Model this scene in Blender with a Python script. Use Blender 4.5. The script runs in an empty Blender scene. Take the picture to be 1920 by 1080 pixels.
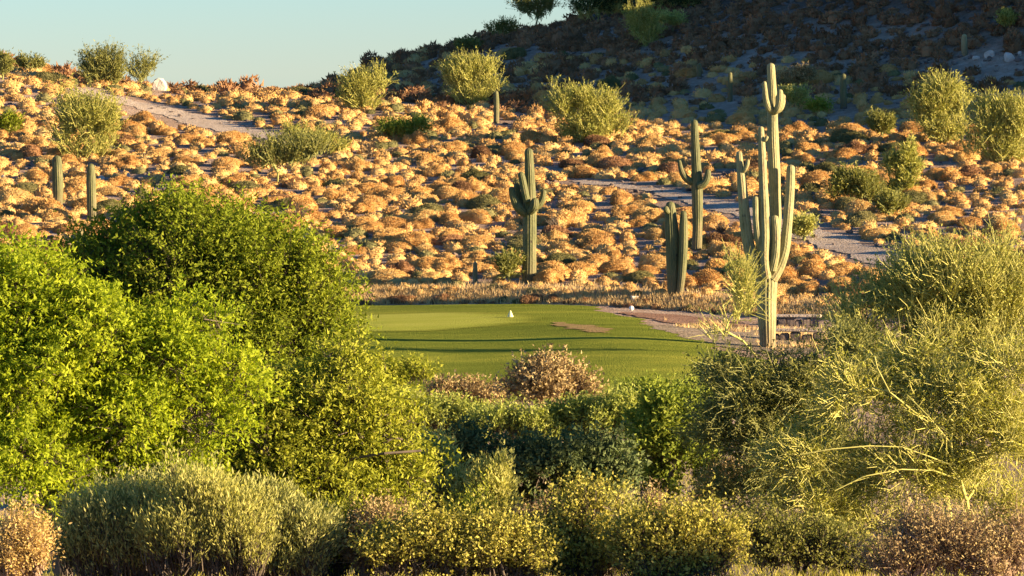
import bpy, math, random
import numpy as np
from mathutils import Vector, Matrix

S = bpy.context.scene
R = math.radians
SUN_AZ = R(74); SUN_EL = R(10.5)          # azimuth from straight behind the camera towards the right
# ---- camera -------------------------------------------------------------
cd = bpy.data.cameras.new("camera"); cam = bpy.data.objects.new("camera", cd)
S.collection.objects.link(cam)
cd.sensor_width = 36.0; cd.lens = 36.0 * 7915.0 / 1920.0
cd.clip_start = 1.0; cd.clip_end = 6000.0
cam.location = (0, 0, 9.2)
cam.rotation_euler = (math.pi / 2 - math.atan(404.0 / 7915.0), 0, 0)
S.camera = cam
# ---- sky, sun, exposure ---------------------------------------------------
W = bpy.data.worlds.new("World"); S.world = W; W.use_nodes = True
wn, wl = W.node_tree.nodes, W.node_tree.links
wn.clear()
sky = wn.new("ShaderNodeTexSky"); sky.sky_type = 'NISHITA'; sky.sun_disc = False
sky.sun_elevation = SUN_EL; sky.sun_rotation = math.pi - SUN_AZ
sky.altitude = 500; sky.air_density = 1.0; sky.dust_density = 0.0; sky.ozone_density = 6.0
bg = wn.new("ShaderNodeBackground"); bg.inputs[1].default_value = 0.066
wo = wn.new("ShaderNodeOutputWorld")
tint = wn.new("ShaderNodeMix"); tint.data_type = 'RGBA'; tint.blend_type = 'MULTIPLY'; tint.inputs[0].default_value = 1.0
tint.inputs[7].default_value = (1.0, .965, .93, 1)
wl.new(sky.outputs[0], tint.inputs[6]); wl.new(tint.outputs[2], bg.inputs[0]); wl.new(bg.outputs[0], wo.inputs[0])
sl = bpy.data.lights.new("sun", 'SUN'); sun = bpy.data.objects.new("sun", sl)
S.collection.objects.link(sun)
sl.energy = 5.0; sl.angle = R(0.5); sl.color = (1.0, 0.74, 0.44)
sun.rotation_euler = Vector((math.sin(SUN_AZ) * math.cos(SUN_EL), -math.cos(SUN_AZ) * math.cos(SUN_EL), math.sin(SUN_EL))).to_track_quat('Z', 'Y').to_euler()
S.view_settings.view_transform = 'Standard'; S.view_settings.look = 'None'
S.view_settings.gamma = 1.0; S.view_settings.use_curve_mapping = False
S.view_settings.exposure = 2.0
S.cycles.max_bounces = 6; S.cycles.diffuse_bounces = 3; S.cycles.transmission_bounces = 3
S.cycles.transparent_max_bounces = 4

import numpy as np, math
F=7915.0; CAMZ=9.2; HOR=136.0
PITCH=math.atan((540-HOR)/F)
def ray(px,py):
    # unit-less direction with y=1 for pixel of the 1920x1080 frame
    u=(px-960)/F; v=(540-py)/F
    c,s=math.cos(PITCH),math.sin(PITCH)
    dy=c+v*s; dz=-s+v*c
    return u/dy, dz/dy
def sst(a,b,x):
    t=np.clip((x-a)/(b-a),0,1); return t*t*(3-2*t)
def vnoise(x,y,seed=0):
    xi=np.floor(x).astype(np.int64); yi=np.floor(y).astype(np.int64)
    fx=x-xi; fy=y-yi; fx=fx*fx*(3-2*fx); fy=fy*fy*(3-2*fy)
    def h(a,b):
        n=(a*374761393+b*668265263+seed*974634777)&0xffffffff
        n=((n^(n>>13))*1274126177)&0xffffffff
        return ((n^(n>>16))&0xffff)/65535.0
    return (h(xi,yi)*(1-fx)+h(xi+1,yi)*fx)*(1-fy)+(h(xi,yi+1)*(1-fx)+h(xi+1,yi+1)*fx)*fy-.5
def fbm(x,y,o=4,seed=0):
    a=0;s=1
    for k in range(o): a=a+s*vnoise(x,y,seed+k); x=x*2.03;y=y*2.03;s*=.5
    return a
SUN_AZ=math.radians(74); SUN_EL=math.radians(10.5)
SUND=np.array([math.sin(SUN_AZ)*math.cos(SUN_EL),-math.cos(SUN_AZ)*math.cos(SUN_EL),math.sin(SUN_EL)])
ENDX=[-60,-30,-16,-9,0,6,12,20,30,80]
ENDY=[170,168,165.5,165,162.5,159,155,150,146,135]
def back_edge(X): return sum(np.interp(X+o,ENDX,ENDY) for o in (-6,-4,-2,0,2,4,6))/7
def terrain(X,Y):
    X=np.asarray(X,float);Y=np.asarray(Y,float)
    z=np.interp(Y,[0,20,62,74,86,100,121],[7.55,6.0,1.75,.75,.1,-.15,-.05])
    z=z+.25*fbm(X/9,Y/9,3,5)*sst(5,25,Y)*(1-sst(105,120,Y))
    # green undulation
    gm=sst(118,126,Y)
    z=z+gm*(.35*sst(-40,-5,-np.hypot(X+9,(Y-152)*1.3))+.12*np.sin(X*.35+1)*np.cos(Y*.12))
    z=z+.36*np.exp(-((X-3.4-(Y-135)*.05)/4.2)**2)*sst(121,130,Y)*(1-sst(142,151,Y))
    be=back_edge(X)
    d=Y-be
    z=z+.5*sst(0,1.6,d)
    dd=np.maximum(d-1,0)
    hill=8.6*(1-np.exp(-(dd/95.)**1.15*1.15))*1.22
    hill=np.where(dd<100,dd*.088+0*dd,8.8+ (dd-100)*.0)
    # round the ridge
    t=np.clip((dd-85)/30,0,1)
    hill=np.where(dd<85,dd*.09,7.65+30*.09*(t-t*t/2)-np.maximum(dd-115,0)*.06)
    z=z+hill-(1-sst(-15,-8,X))*.10*np.maximum(dd-84,0)
    z=np.maximum(z,-3+.02*fbm(X/9,Y/9,2,3))
    z=z+(.45*(1-sst(-12,-4,X))+1.5*sst(-18,-34,X))*sst(50,84,dd)
    z=z+(.4*fbm(X/16,Y/16,2,11)+.10*fbm(X/4,Y/4,2,21))*sst(3,25,d)-.5*sst(-34,-24,X)*sst(-2,-12,X)*sst(70,90,dd)
    # mountain
    P=MT
    r=np.hypot((X-P[0])*P[4],Y-P[1])
    m=np.maximum(P[3]-r,0)*P[2]
    m=np.where(r>P[3]-20,(np.clip(P[3]+20-r,0,40))**2/80*P[2],m)
    r2=np.hypot(X-SP[0],Y-SP[1]); m2=np.maximum(SP[3]-r2,0)*SP[2]; m2=np.where(r2>SP[3]-10,(np.clip(SP[3]+10-r2,0,20))**2/40*SP[2],m2)
    m=m*(1+.2*fbm(X/30,Y/30,3,31))+m2*(1+.15*fbm(X/20,Y/20,3,51))+1.2*sst(0,8,m)*fbm(X/7,Y/7,3,41)
    m=CAP-np.log1p(np.exp((CAP-m)/1.6))*1.6
    m=m-(CAP-np.log1p(np.exp(CAP/1.6))*1.6)
    z=z+m
    # low saddle beyond ridge rising right
    z=z+.8*sst(-18,0,X)*sst(255,290,Y)
    return z
MT=(106,293,.68,100,1.0)
CAP=10.0
SP=(93,221,.5,48)

# ---- mesh helpers -----------------------------------------------------------
rng = np.random.default_rng(7)
def mesh_np(name, V, Fq=None, Ft=None, mats=(), mi=None, smooth=False, attr=None):
    me = bpy.data.meshes.new(name)
    V = np.asarray(V, np.float32).reshape(-1, 3)
    nq = 0 if Fq is None else len(Fq); nt = 0 if Ft is None else len(Ft)
    idx = []
    if nq: idx.append(np.asarray(Fq, np.int32).ravel())
    if nt: idx.append(np.asarray(Ft, np.int32).ravel())
    idx = np.concatenate(idx)
    me.vertices.add(len(V)); me.vertices.foreach_set('co', V.ravel())
    me.loops.add(len(idx)); me.loops.foreach_set('vertex_index', idx)
    me.polygons.add(nq + nt)
    st = np.concatenate([np.arange(nq) * 4, nq * 4 + np.arange(nt) * 3]).astype(np.int32)
    me.polygons.foreach_set('loop_start', st)
    me.polygons.foreach_set('loop_total', np.concatenate([np.full(nq, 4), np.full(nt, 3)]).astype(np.int32))
    for m in mats: me.materials.append(m)
    if mi is not None: me.polygons.foreach_set('material_index', np.asarray(mi, np.int32))
    me.polygons.foreach_set('use_smooth', np.full(nq + nt, smooth, bool))
    if attr is not None:
        for k, v in attr.items():
            a = me.attributes.new(k, 'FLOAT', 'POINT'); a.data.foreach_set('value', np.asarray(v, np.float32))
    me.update(calc_edges=True)
    return me
def link(name, me, parent=None, loc=(0, 0, 0), label=None, cat=None, group=None, kind=None, rz=0, sc=None):
    o = bpy.data.objects.new(name, me); S.collection.objects.link(o)
    o.location = loc; o.rotation_euler = (0, 0, rz)
    if sc is not None: o.scale = sc
    if parent is not None: o.parent = parent
    if label: o['label'] = label
    if cat: o['category'] = cat
    if group: o['group'] = group
    if kind: o['kind'] = kind
    return o
class MB:                                    # collects pieces of geometry
    def __init__(s): s.V = []; s.Q = []; s.T = []; s.n = 0; s.mq = []; s.mt = []; s.A = []
    def add(s, V, Q=None, T=None, m=0, a=0.0):
        V = np.asarray(V, float).reshape(-1, 3)
        s.V.append(V); s.A.append(np.full(len(V), a) if np.isscalar(a) else a)
        if Q is not None and len(Q): s.Q.append(np.asarray(Q) + s.n); s.mq.append(np.full(len(Q), m))
        if T is not None and len(T): s.T.append(np.asarray(T) + s.n); s.mt.append(np.full(len(T), m))
        s.n += len(V)
    def mesh(s, name, mats, smooth=False, attr=False):
        Q = np.concatenate(s.Q) if s.Q else None; T = np.concatenate(s.T) if s.T else None
        return mesh_np(name, np.concatenate(s.V), Q, T, mats, np.concatenate(s.mq + s.mt), smooth,
                       {'tint': np.concatenate(s.A)} if attr else None)
def unit(v): return v / np.maximum(np.linalg.norm(v, axis=-1, keepdims=True), 1e-9)
def rdir(n, r=None):
    r = r or rng
    return unit(r.normal(size=(n, 3)))
def rhombs(P, D, L, Wd, r):
    """leaf shaped quads: base P, direction D, length L, width Wd"""
    n = len(P); A = unit(np.cross(D, r.normal(size=(n, 3))))
    L = np.broadcast_to(np.asarray(L, float), (n,))[:, None]; Wd = np.broadcast_to(np.asarray(Wd, float), (n,))[:, None]
    m = P + D * L * .45
    V = np.stack([P, m + A * Wd * .5, P + D * L, m - A * Wd * .5], 1).reshape(-1, 3)
    return V, np.arange(n * 4).reshape(n, 4)
def tris(P, D, L, Wd, r):
    n = len(P); A = unit(np.cross(D, r.normal(size=(n, 3))))
    L = np.broadcast_to(np.asarray(L, float), (n,))[:, None]; Wd = np.broadcast_to(np.asarray(Wd, float), (n,))[:, None]
    V = np.stack([P + A * Wd * .5, P - A * Wd * .5, P + D * L], 1).reshape(-1, 3)
    return V, np.arange(n * 3).reshape(n, 3)
def tubes(P0, P1, R0, R1, k=5, jit=0):
    """separate tapered tubes, vectorised"""
    n = len(P0); D = unit(P1 - P0)
    h = np.where(np.abs(D[:, 2:3]) > .9, [[1., 0, 0]], [[0., 0, 1]])
    A = unit(np.cross(D, h)); B = np.cross(D, A)
    t = np.arange(k) * 2 * np.pi / k
    ring = A[:, None] * np.cos(t)[None, :, None] + B[:, None] * np.sin(t)[None, :, None]
    V = np.concatenate([P0[:, None] + ring * R0[:, None, None], P1[:, None] + ring * R1[:, None, None]], 1)
    i = np.arange(k); j = (i + 1) % k
    q = np.stack([i, j, j + k, i + k], 1)
    Q = (np.arange(n) * 2 * k)[:, None, None] + q[None]
    return V.reshape(-1, 3), Q.reshape(-1, 4)

# ---- material helpers ---------------------------------------------------------
def new_mat(name):
    m = bpy.data.materials.new(name); m.use_nodes = True
    nt = m.node_tree; nt.nodes.clear()
    out = nt.nodes.new("ShaderNodeOutputMaterial")
    return m, nt.nodes, nt.links, out
def ramp(N, stops, interp='LINEAR'):
    r = N.new("ShaderNodeValToRGB"); r.color_ramp.interpolation = interp
    e = r.color_ramp.elements
    while len(e) > 1: e.remove(e[-1])
    e[0].position = stops[0][0]; e[0].color = (*stops[0][1], 1)
    for p, c in stops[1:]:
        x = e.new(p); x.color = (*c, 1)
    return r
def noise(N, L, coord, scale, detail=3, rough=.55, dist=0):
    n = N.new("ShaderNodeTexNoise"); n.inputs['Scale'].default_value = scale
    n.inputs['Detail'].default_value = detail; n.inputs['Roughness'].default_value = rough
    n.inputs['Distortion'].default_value = dist
    L.new(coord, n.inputs['Vector']); return n
def mixc(N, L, fac, a, b, mode='MIX'):
    m = N.new("ShaderNodeMix"); m.data_type = 'RGBA'; m.blend_type = mode
    for sock, v in ((m.inputs[0], fac), (m.inputs[6], a), (m.inputs[7], b)):
        if isinstance(v, (int, float)): sock.default_value = v
        elif isinstance(v, tuple): sock.default_value = (*v, 1)
        else: L.new(v, sock)
    return m.outputs[2]
def math_(N, L, op, a, b=None, clamp=False):
    m = N.new("ShaderNodeMath"); m.operation = op; m.use_clamp = clamp
    for s_, v in zip(m.inputs, (a, b)):
        if v is None: continue
        if isinstance(v, (int, float)): s_.default_value = v
        else: L.new(v, s_)
    return m.outputs[0]
def foliage_mat(name, stops, trans=.3, isl=.6, clump=1.2, tcol=(1.0, 1.0, .45), rough=.7, perobj=False):
    """leaf material: colour varies from leaf to leaf and clump to clump"""
    m, N, L, out = new_mat(name)
    g = N.new("ShaderNodeNewGeometry"); tc = N.new("ShaderNodeTexCoord")
    nz = noise(N, L, g.outputs['Position'], clump, 2)
    v = math_(N, L, 'MULTIPLY', g.outputs['Random Per Island'], isl)
    c = math_(N, L, 'MULTIPLY', nz.outputs[0], 1 - isl)
    f = math_(N, L, 'ADD', v, c)
    if perobj:
        at = N.new("ShaderNodeAttribute"); at.attribute_name = 'tint'
        oi = N.new("ShaderNodeObjectInfo")
        s_ = math_(N, L, 'FRACT', math_(N, L, 'ADD', oi.outputs['Random'], at.outputs['Fac']))
        f = math_(N, L, 'ADD', math_(N, L, 'MULTIPLY', f, .35), math_(N, L, 'MULTIPLY', s_, .65))
    if perobj:                                   # fine mottling and roughness of the packed twigs
        n5 = noise(N, L, g.outputs['Position'], 9, 4, .7)
        f = math_(N, L, 'ADD', f, math_(N, L, 'MULTIPLY', math_(N, L, 'SUBTRACT', n5.outputs[0], .5), .6))
    r = ramp(N, stops); L.new(f, r.inputs[0])
    d = N.new("ShaderNodeBsdfDiffuse"); L.new(r.outputs[0], d.inputs[0])
    if perobj:
        b = N.new("ShaderNodeBump"); b.inputs['Distance'].default_value = .06; L.new(n5.outputs[0], b.inputs['Height']); L.new(b.outputs[0], d.inputs['Normal'])
    t = N.new("ShaderNodeBsdfTranslucent"); L.new(mixc(N, L, 1.0, r.outputs[0], tcol, 'MULTIPLY'), t.inputs[0])
    mx = N.new("ShaderNodeMixShader"); mx.inputs[0].default_value = trans
    L.new(d.outputs[0], mx.inputs[1]); L.new(t.outputs[0], mx.inputs[2]); L.new(mx.outputs[0], out.inputs[0])
    return m
def bark_mat(name, c1, c2, sc=6):
    m, N, L, out = new_mat(name)
    g = N.new("ShaderNodeNewGeometry"); nz = noise(N, L, g.outputs['Position'], sc, 4)
    r = ramp(N, [(.3, c1), (.7, c2)]); L.new(nz.outputs[0], r.inputs[0])
    p = N.new("ShaderNodeBsdfPrincipled"); p.inputs['Roughness'].default_value = .8
    L.new(r.outputs[0], p.inputs['Base Color']); L.new(p.outputs[0], out.inputs[0]); return m

def ground_like(name, stops, sc, bump=.25, bsc=14, spots=None, macro=.15):
    m, N, L, out = new_mat(name)
    g = N.new("ShaderNodeNewGeometry")
    n1 = noise(N, L, g.outputs['Position'], sc, 5, .6); n2 = noise(N, L, g.outputs['Position'], macro, 3)
    f = math_(N, L, 'ADD', math_(N, L, 'MULTIPLY', n1.outputs[0], .6), math_(N, L, 'MULTIPLY', n2.outputs[0], .4))
    r = ramp(N, stops); L.new(f, r.inputs[0]); col = r.outputs[0]
    if spots:
        v = N.new("ShaderNodeTexVoronoi"); v.inputs['Scale'].default_value = spots[0]; L.new(g.outputs['Position'], v.inputs['Vector'])
        rr = ramp(N, [(spots[1] - .04, (1, 1, 1)), (spots[1] + .04, (0, 0, 0))]); L.new(v.outputs['Distance'], rr.inputs[0])
        col = mixc(N, L, rr.outputs[0], col, spots[2])
    b = N.new("ShaderNodeBump"); b.inputs['Strength'].default_value = 1.0; b.inputs['Distance'].default_value = bump
    n3 = noise(N, L, g.outputs['Position'], bsc, 3, .6); L.new(n3.outputs[0], b.inputs['Height'])
    d = N.new("ShaderNodeBsdfDiffuse"); d.inputs['Roughness'].default_value = .6
    L.new(col, d.inputs[0]); L.new(b.outputs[0], d.inputs['Normal']); L.new(d.outputs[0], out.inputs[0])
    return m, N, L, d, g, col

# ---- ground ----------------------------------------------------------------
def axis(parts):
    a = [np.arange(x0, x1, st) for x0, x1, st in parts]; return np.concatenate(a)
AX = axis([(-1500, -300, 60), (-300, -80, 10), (-80, -40, 2.5), (-40, 40, .9), (40, 170, 2.5), (170, 300, 10), (300, 1560, 60)])
AY = axis([(-200, 0, 20), (0, 40, 4), (40, 118, 1.5), (118, 158, .8), (158, 172, .4), (172, 300, .8), (300, 330, 2), (330, 420, 4), (420, 600, 15), (600, 4000, 100)])
GX, GY = np.meshgrid(AX, AY)
GZ = terrain(GX, GY)
GZ = GZ - 75 * sst(335, 3500, GY) - np.clip((GY - 335) * .06, 0, 8)
def hz(x, y):
    x = np.asarray(x, float); y = np.asarray(y, float)
    i = np.clip(np.searchsorted(AX, x) - 1, 0, len(AX) - 2); j = np.clip(np.searchsorted(AY, y) - 1, 0, len(AY) - 2)
    fx = (x - AX[i]) / (AX[i + 1] - AX[i]); fy = (y - AY[j]) / (AY[j + 1] - AY[j])
    return (GZ[j, i] * (1 - fx) + GZ[j, i + 1] * fx) * (1 - fy) + (GZ[j + 1, i] * (1 - fx) + GZ[j + 1, i + 1] * fx) * fy
YS = np.arange(45, 400, .25)
def place(px, py, ymin=45):
    """world point where the ground is seen at a spot of the picture"""
    dx, dz = ray(px, py); ys = YS[YS >= ymin]
    z = hz(dx * ys, ys); k = np.nonzero(CAMZ + dz * ys < z)[0]
    if len(k) == 0:                                   # above the skyline: stand on the crest
        a = (z - CAMZ) / ys; k = [np.argmax(a)]
    y = ys[k[0]]
    return np.array([dx * y, y, float(hz(dx * y, y))])
def at(px, py, Y):
    dx, dz = ray(px, py); return np.array([dx * Y, Y, CAMZ + dz * Y])

soil, N, L, d, g, col = ground_like("desert_soil", [(.3, (.22, .15, .10)), (.5, (.36, .26, .19)), (.7, (.50, .40, .32))], 2.2, .16, 9, (7, .16, (.34, .30, .27)))
sep = N.new("ShaderNodeSeparateXYZ"); L.new(g.outputs['Position'], sep.inputs[0])
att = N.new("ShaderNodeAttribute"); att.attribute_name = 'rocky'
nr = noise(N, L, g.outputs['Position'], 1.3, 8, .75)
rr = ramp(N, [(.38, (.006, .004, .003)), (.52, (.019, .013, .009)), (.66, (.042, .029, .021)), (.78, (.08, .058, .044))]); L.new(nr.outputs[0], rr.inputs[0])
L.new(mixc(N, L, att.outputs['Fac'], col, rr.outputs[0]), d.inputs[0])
nY, nX = GX.shape
vi = np.arange(nY * nX).reshape(nY, nX)
Q = np.stack([vi[:-1, :-1], vi[:-1, 1:], vi[1:, 1:], vi[1:, :-1]], -1).reshape(-1, 4)
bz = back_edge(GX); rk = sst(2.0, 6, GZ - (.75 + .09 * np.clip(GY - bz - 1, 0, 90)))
me = mesh_np("ground", np.stack([GX, GY, GZ], -1), Q, None, [soil], None, True, {'rocky': rk.ravel()})
link("ground", me, kind='structure')

def sheet(name, mat, left, right, y0, y1, lift, ny=60, nx=60, kind='structure', parent=None, follow=False):
    """a sheet draped on the ground between two X(Y) borders"""
    ys = np.linspace(y0, y1, ny); V = []
    for y in ys:
        xs = np.linspace(left(y), right(y), nx)
        if follow: y = y0 + (y - y0) / (y1 - y0) * (back_edge(xs) - .15 - y0)
        V.append(np.stack([xs, np.broadcast_to(y, (nx,)), hz(xs, y) + lift], -1))
    vi = np.arange(ny * nx).reshape(ny, nx)
    Q = np.stack([vi[:-1, :-1], vi[:-1, 1:], vi[1:, 1:], vi[1:, :-1]], -1).reshape(-1, 4)
    iy, ix = np.mgrid[0:ny, 0:nx]; e_ = np.clip(np.minimum(np.minimum(iy, ny - 1 - iy) / (ny * .10), (nx - 1 - ix) / (nx * .06)), 0, 1)
    return link(name, mesh_np(name, np.array(V), Q, None, [mat], None, True, {'collar': e_.ravel()}), kind=kind, parent=parent)
def ribbon(name, mat, pts, widths, lift, sub=14, nw=11, kind='structure'):
    P = np.array(pts, float)[:, :2]; n = len(P); t = np.linspace(0, n - 1, (n - 1) * sub + 1)
    def cr(a):                                       # smooth interpolation through the points
        a = np.asarray(a, float); o = []
        for u in t:
            i = min(int(u), n - 2); f = u - i
            p0, p1, p2, p3 = a[max(i - 1, 0)], a[i], a[i + 1], a[min(i + 2, n - 1)]
            o.append(.5 * ((2 * p1) + (p2 - p0) * f + (2 * p0 - 5 * p1 + 4 * p2 - p3) * f * f + (3 * p1 - p0 - 3 * p2 + p3) * f ** 3))
        return np.array(o)
    C = cr(P); Wd = cr(np.array(widths, float)[:, None])[:, 0]
    T = unit(np.gradient(C, axis=0)); Nn = np.stack([-T[:, 1], T[:, 0]], -1)
    k = np.arange(len(C)); e1 = .25 * np.sin(k * .5) + .15 * np.sin(k * 1.3 + 1) + .12 * np.sin(k * 3.1); e2 = .25 * np.sin(k * .4 + 2) + .15 * np.sin(k * 1.1) + .12 * np.sin(k * 2.7)
    V = []
    for j in range(nw):
        s = j / (nw - 1) - .5
        e = np.where(s < 0, e1, e2) * abs(s) * 2
        X = C + Nn * ((Wd * s)[:, None] + e[:, None] * .6)
        V.append(np.stack([X[:, 0], X[:, 1], hz(X[:, 0], X[:, 1]) + lift], -1))
    V = np.array(V); vi = np.arange(nw * len(C)).reshape(nw, len(C))
    Q = np.stack([vi[:-1, :-1], vi[1:, :-1], vi[1:, 1:], vi[:-1, 1:]], -1).reshape(-1, 4)
    return link(name, mesh_np(name, V, Q, None, [mat], None, True), kind=kind), C, Wd

# golf grass
def grass_mat(name, c1, c2, c3, bump=.05, outer=None):
    m, N, L, out = new_mat(name)
    g = N.new("ShaderNodeNewGeometry")
    mp = N.new("ShaderNodeMapping"); L.new(g.outputs['Position'], mp.inputs[0]); mp.inputs['Scale'].default_value = (.12, .35, 1)
    n1 = noise(N, L, mp.outputs[0], 1.0, 4, .55, .6); n2 = noise(N, L, g.outputs['Position'], 9, 3)
    f = math_(N, L, 'ADD', math_(N, L, 'MULTIPLY', n1.outputs[0], .7), math_(N, L, 'MULTIPLY', n2.outputs[0], .3))
    r = ramp(N, [(.36, c1), (.5, c2), (.64, c3)]); L.new(f, r.inputs[0]); gc = r.outputs[0]
    if outer:
        r2 = ramp(N, [(.36, outer[0]), (.5, outer[1]), (.64, outer[2])]); L.new(f, r2.inputs[0])
        ca = N.new("ShaderNodeAttribute"); ca.attribute_name = 'collar'
        gc = mixc(N, L, ca.outputs['Fac'], r2.outputs[0], gc)
    b = N.new("ShaderNodeBump"); b.inputs['Strength'].default_value = 1; b.inputs['Distance'].default_value = bump
    n3 = noise(N, L, g.outputs['Position'], 18, 2); L.new(n3.outputs[0], b.inputs['Height'])
    d = N.new("ShaderNodeBsdfDiffuse"); L.new(gc, d.inputs[0]); L.new(b.outputs[0], d.inputs['Normal'])
    L.new(d.outputs[0], out.inputs[0]); return m
m_rough = grass_mat("fairway_grass", (.145, .185, .028), (.215, .25, .037), (.37, .37, .055), .15)
m_putt = grass_mat("putting_grass", (.38, .42, .065), (.45, .47, .075), (.51, .51, .10), .17, ((.13, .165, .026), (.20, .23, .034), (.34, .34, .05)))
def grx(y): return np.interp(y, [119, 124, 130, 136, 142, 150, 158, 166], [7.5, 8.2, 8.2, 7.5, 6.5, 5.4, 4.6, 3.0])
sheet("fairway", m_rough, lambda y: -30, lambda y: grx(y) + .3 * math.sin(y * .8) + .2 * math.sin(y * 2.1), 119, 168, .016, 110, 90, follow=True)
def pl(y): return -28
def prr(y):
    t = (y - 144.8) / 12.; return 1.2 - 4.2 * abs(2 * t - 1) ** 2.2 + .2 * math.sin(y * 3)
sheet("putting_green", m_putt, pl, prr, 144.8, 156.8, .026, 30, 60)

gravel, *_ = ground_like("path_gravel", [(.3, (.36, .28, .21)), (.5, (.52, .43, .34)), (.7, (.66, .56, .45))], 3, .16, 12, (5, .18, (.14, .11, .09)))
redsoil, *_ = ground_like("red_gravel", [(.3, (.18, .11, .07)), (.5, (.28, .17, .12)), (.7, (.38, .26, .18))], 3, .12, 12)
sandm, *_ = ground_like("dirt_patch", [(.3, (.22, .16, .07)), (.5, (.32, .22, .10)), (.7, (.40, .31, .12))], 3, .10, 12)
def strip(name, mat, pxs, widths, lift): return ribbon(name, mat, [place(*p) for p in pxs], widths, lift)
strip("path", gravel, [(150, 168), (200, 184), (270, 200), (350, 220), (440, 245), (520, 262), (600, 285)], [1.6, 1.9, 2.1, 2.2, 2.1, 1.8, 1.0], .022)
strip("path", gravel, [(1080, 340), (1140, 346), (1230, 358), (1320, 380), (1420, 406), (1500, 434), (1580, 461), (1660, 486), (1740, 512), (1850, 545)],
      [.8, 1.0, 1.1, 1.5, 1.8, 1.9, 1.9, 1.8, 1.7, 1.6], .022)
gravel2, *_ = ground_like("weedy_gravel", [(.3, (.18, .14, .09)), (.5, (.30, .24, .17)), (.7, (.46, .38, .29))], 2.2, .16, 10, (4, .2, (.20, .17, .09)))
strip("gravel_ground", gravel2, [(1300, 612), (1370, 620), (1440, 634), (1510, 648), (1590, 665)], [3, 6, 7, 7, 6], .022)
strip("red_gravel_ground", redsoil, [(1160, 588), (1220, 592), (1290, 600), (1350, 612)], [.8, 2.4, 3.2, 3], .03)
strip("dirt_patch", sandm, [(1040, 606), (1080, 613), (1110, 619), (1136, 626)], [.4, 1.0, 1.0, .3], .03)

# ---- saguaros --------------------------------------------------------------
def cactus_mat(name, skin1, skin2, base):
    m, N, L, out = new_mat(name)
    g = N.new("ShaderNodeNewGeometry"); at_ = N.new("ShaderNodeAttribute"); at_.attribute_name = 'tint'
    mp = N.new("ShaderNodeMapping"); mp.inputs['Scale'].default_value = (1, 1, .35); L.new(g.outputs['Position'], mp.inputs[0])
    n1 = noise(N, L, mp.outputs[0], 3.2, 6, .75)
    r = ramp(N, [(.32, skin1), (.55, skin2), (.66, base), (.74, skin1)]); L.new(n1.outputs[0], r.inputs[0])
    tco = N.new("ShaderNodeTexCoord"); sz = N.new("ShaderNodeSeparateXYZ"); L.new(tco.outputs['Object'], sz.inputs[0])
    cork = ramp(N, [(.0, (1, 1, 1)), (.62, (0, 0, 0))]); L.new(math_(N, L, 'ADD', math_(N, L, 'MULTIPLY', sz.outputs[2], .55), math_(N, L, 'MULTIPLY', math_(N, L, 'SUBTRACT', n1.outputs[0], .5), 1.2)), cork.inputs[0])
    vo = N.new("ShaderNodeTexVoronoi"); vo.inputs['Scale'].default_value = 1.7; L.new(g.outputs['Position'], vo.inputs['Vector'])
    scar = ramp(N, [(.07, (1, 1, 1)), (.12, (0, 0, 0))]); L.new(vo.outputs['Distance'], scar.inputs[0])
    c0 = mixc(N, L, math_(N, L, 'MULTIPLY', cork.outputs[0], .75), r.outputs[0], (base[0] * .7, base[1] * .68, base[2] * .7))
    c0 = mixc(N, L, scar.outputs[0], c0, (.03, .022, .016))
    col = mixc(N, L, at_.outputs['Fac'], c0, (skin2[0] * 1.2, skin2[1] * 1.2, skin2[2] * 1.3))   # pale spine rows on the rib crests
    b = N.new("ShaderNodeBump"); b.inputs['Distance'].default_value = .02; n3 = noise(N, L, g.outputs['Position'], 14, 3); L.new(n3.outputs[0], b.inputs['Height'])
    p = N.new("ShaderNodeBsdfPrincipled"); p.inputs['Roughness'].default_value = .65; p.inputs['Specular IOR Level'].default_value = .25
    L.new(col, p.inputs['Base Color']); L.new(b.outputs[0], p.inputs['Normal']); L.new(p.outputs[0], out.inputs[0]); return m
m_cact = cactus_mat("saguaro_skin", (.045, .055, .021), (.125, .13, .05), (.20, .15, .08))
m_cact2 = cactus_mat("old_saguaro_skin", (.10, .10, .04), (.30, .28, .13), (.22, .14, .08))
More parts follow.
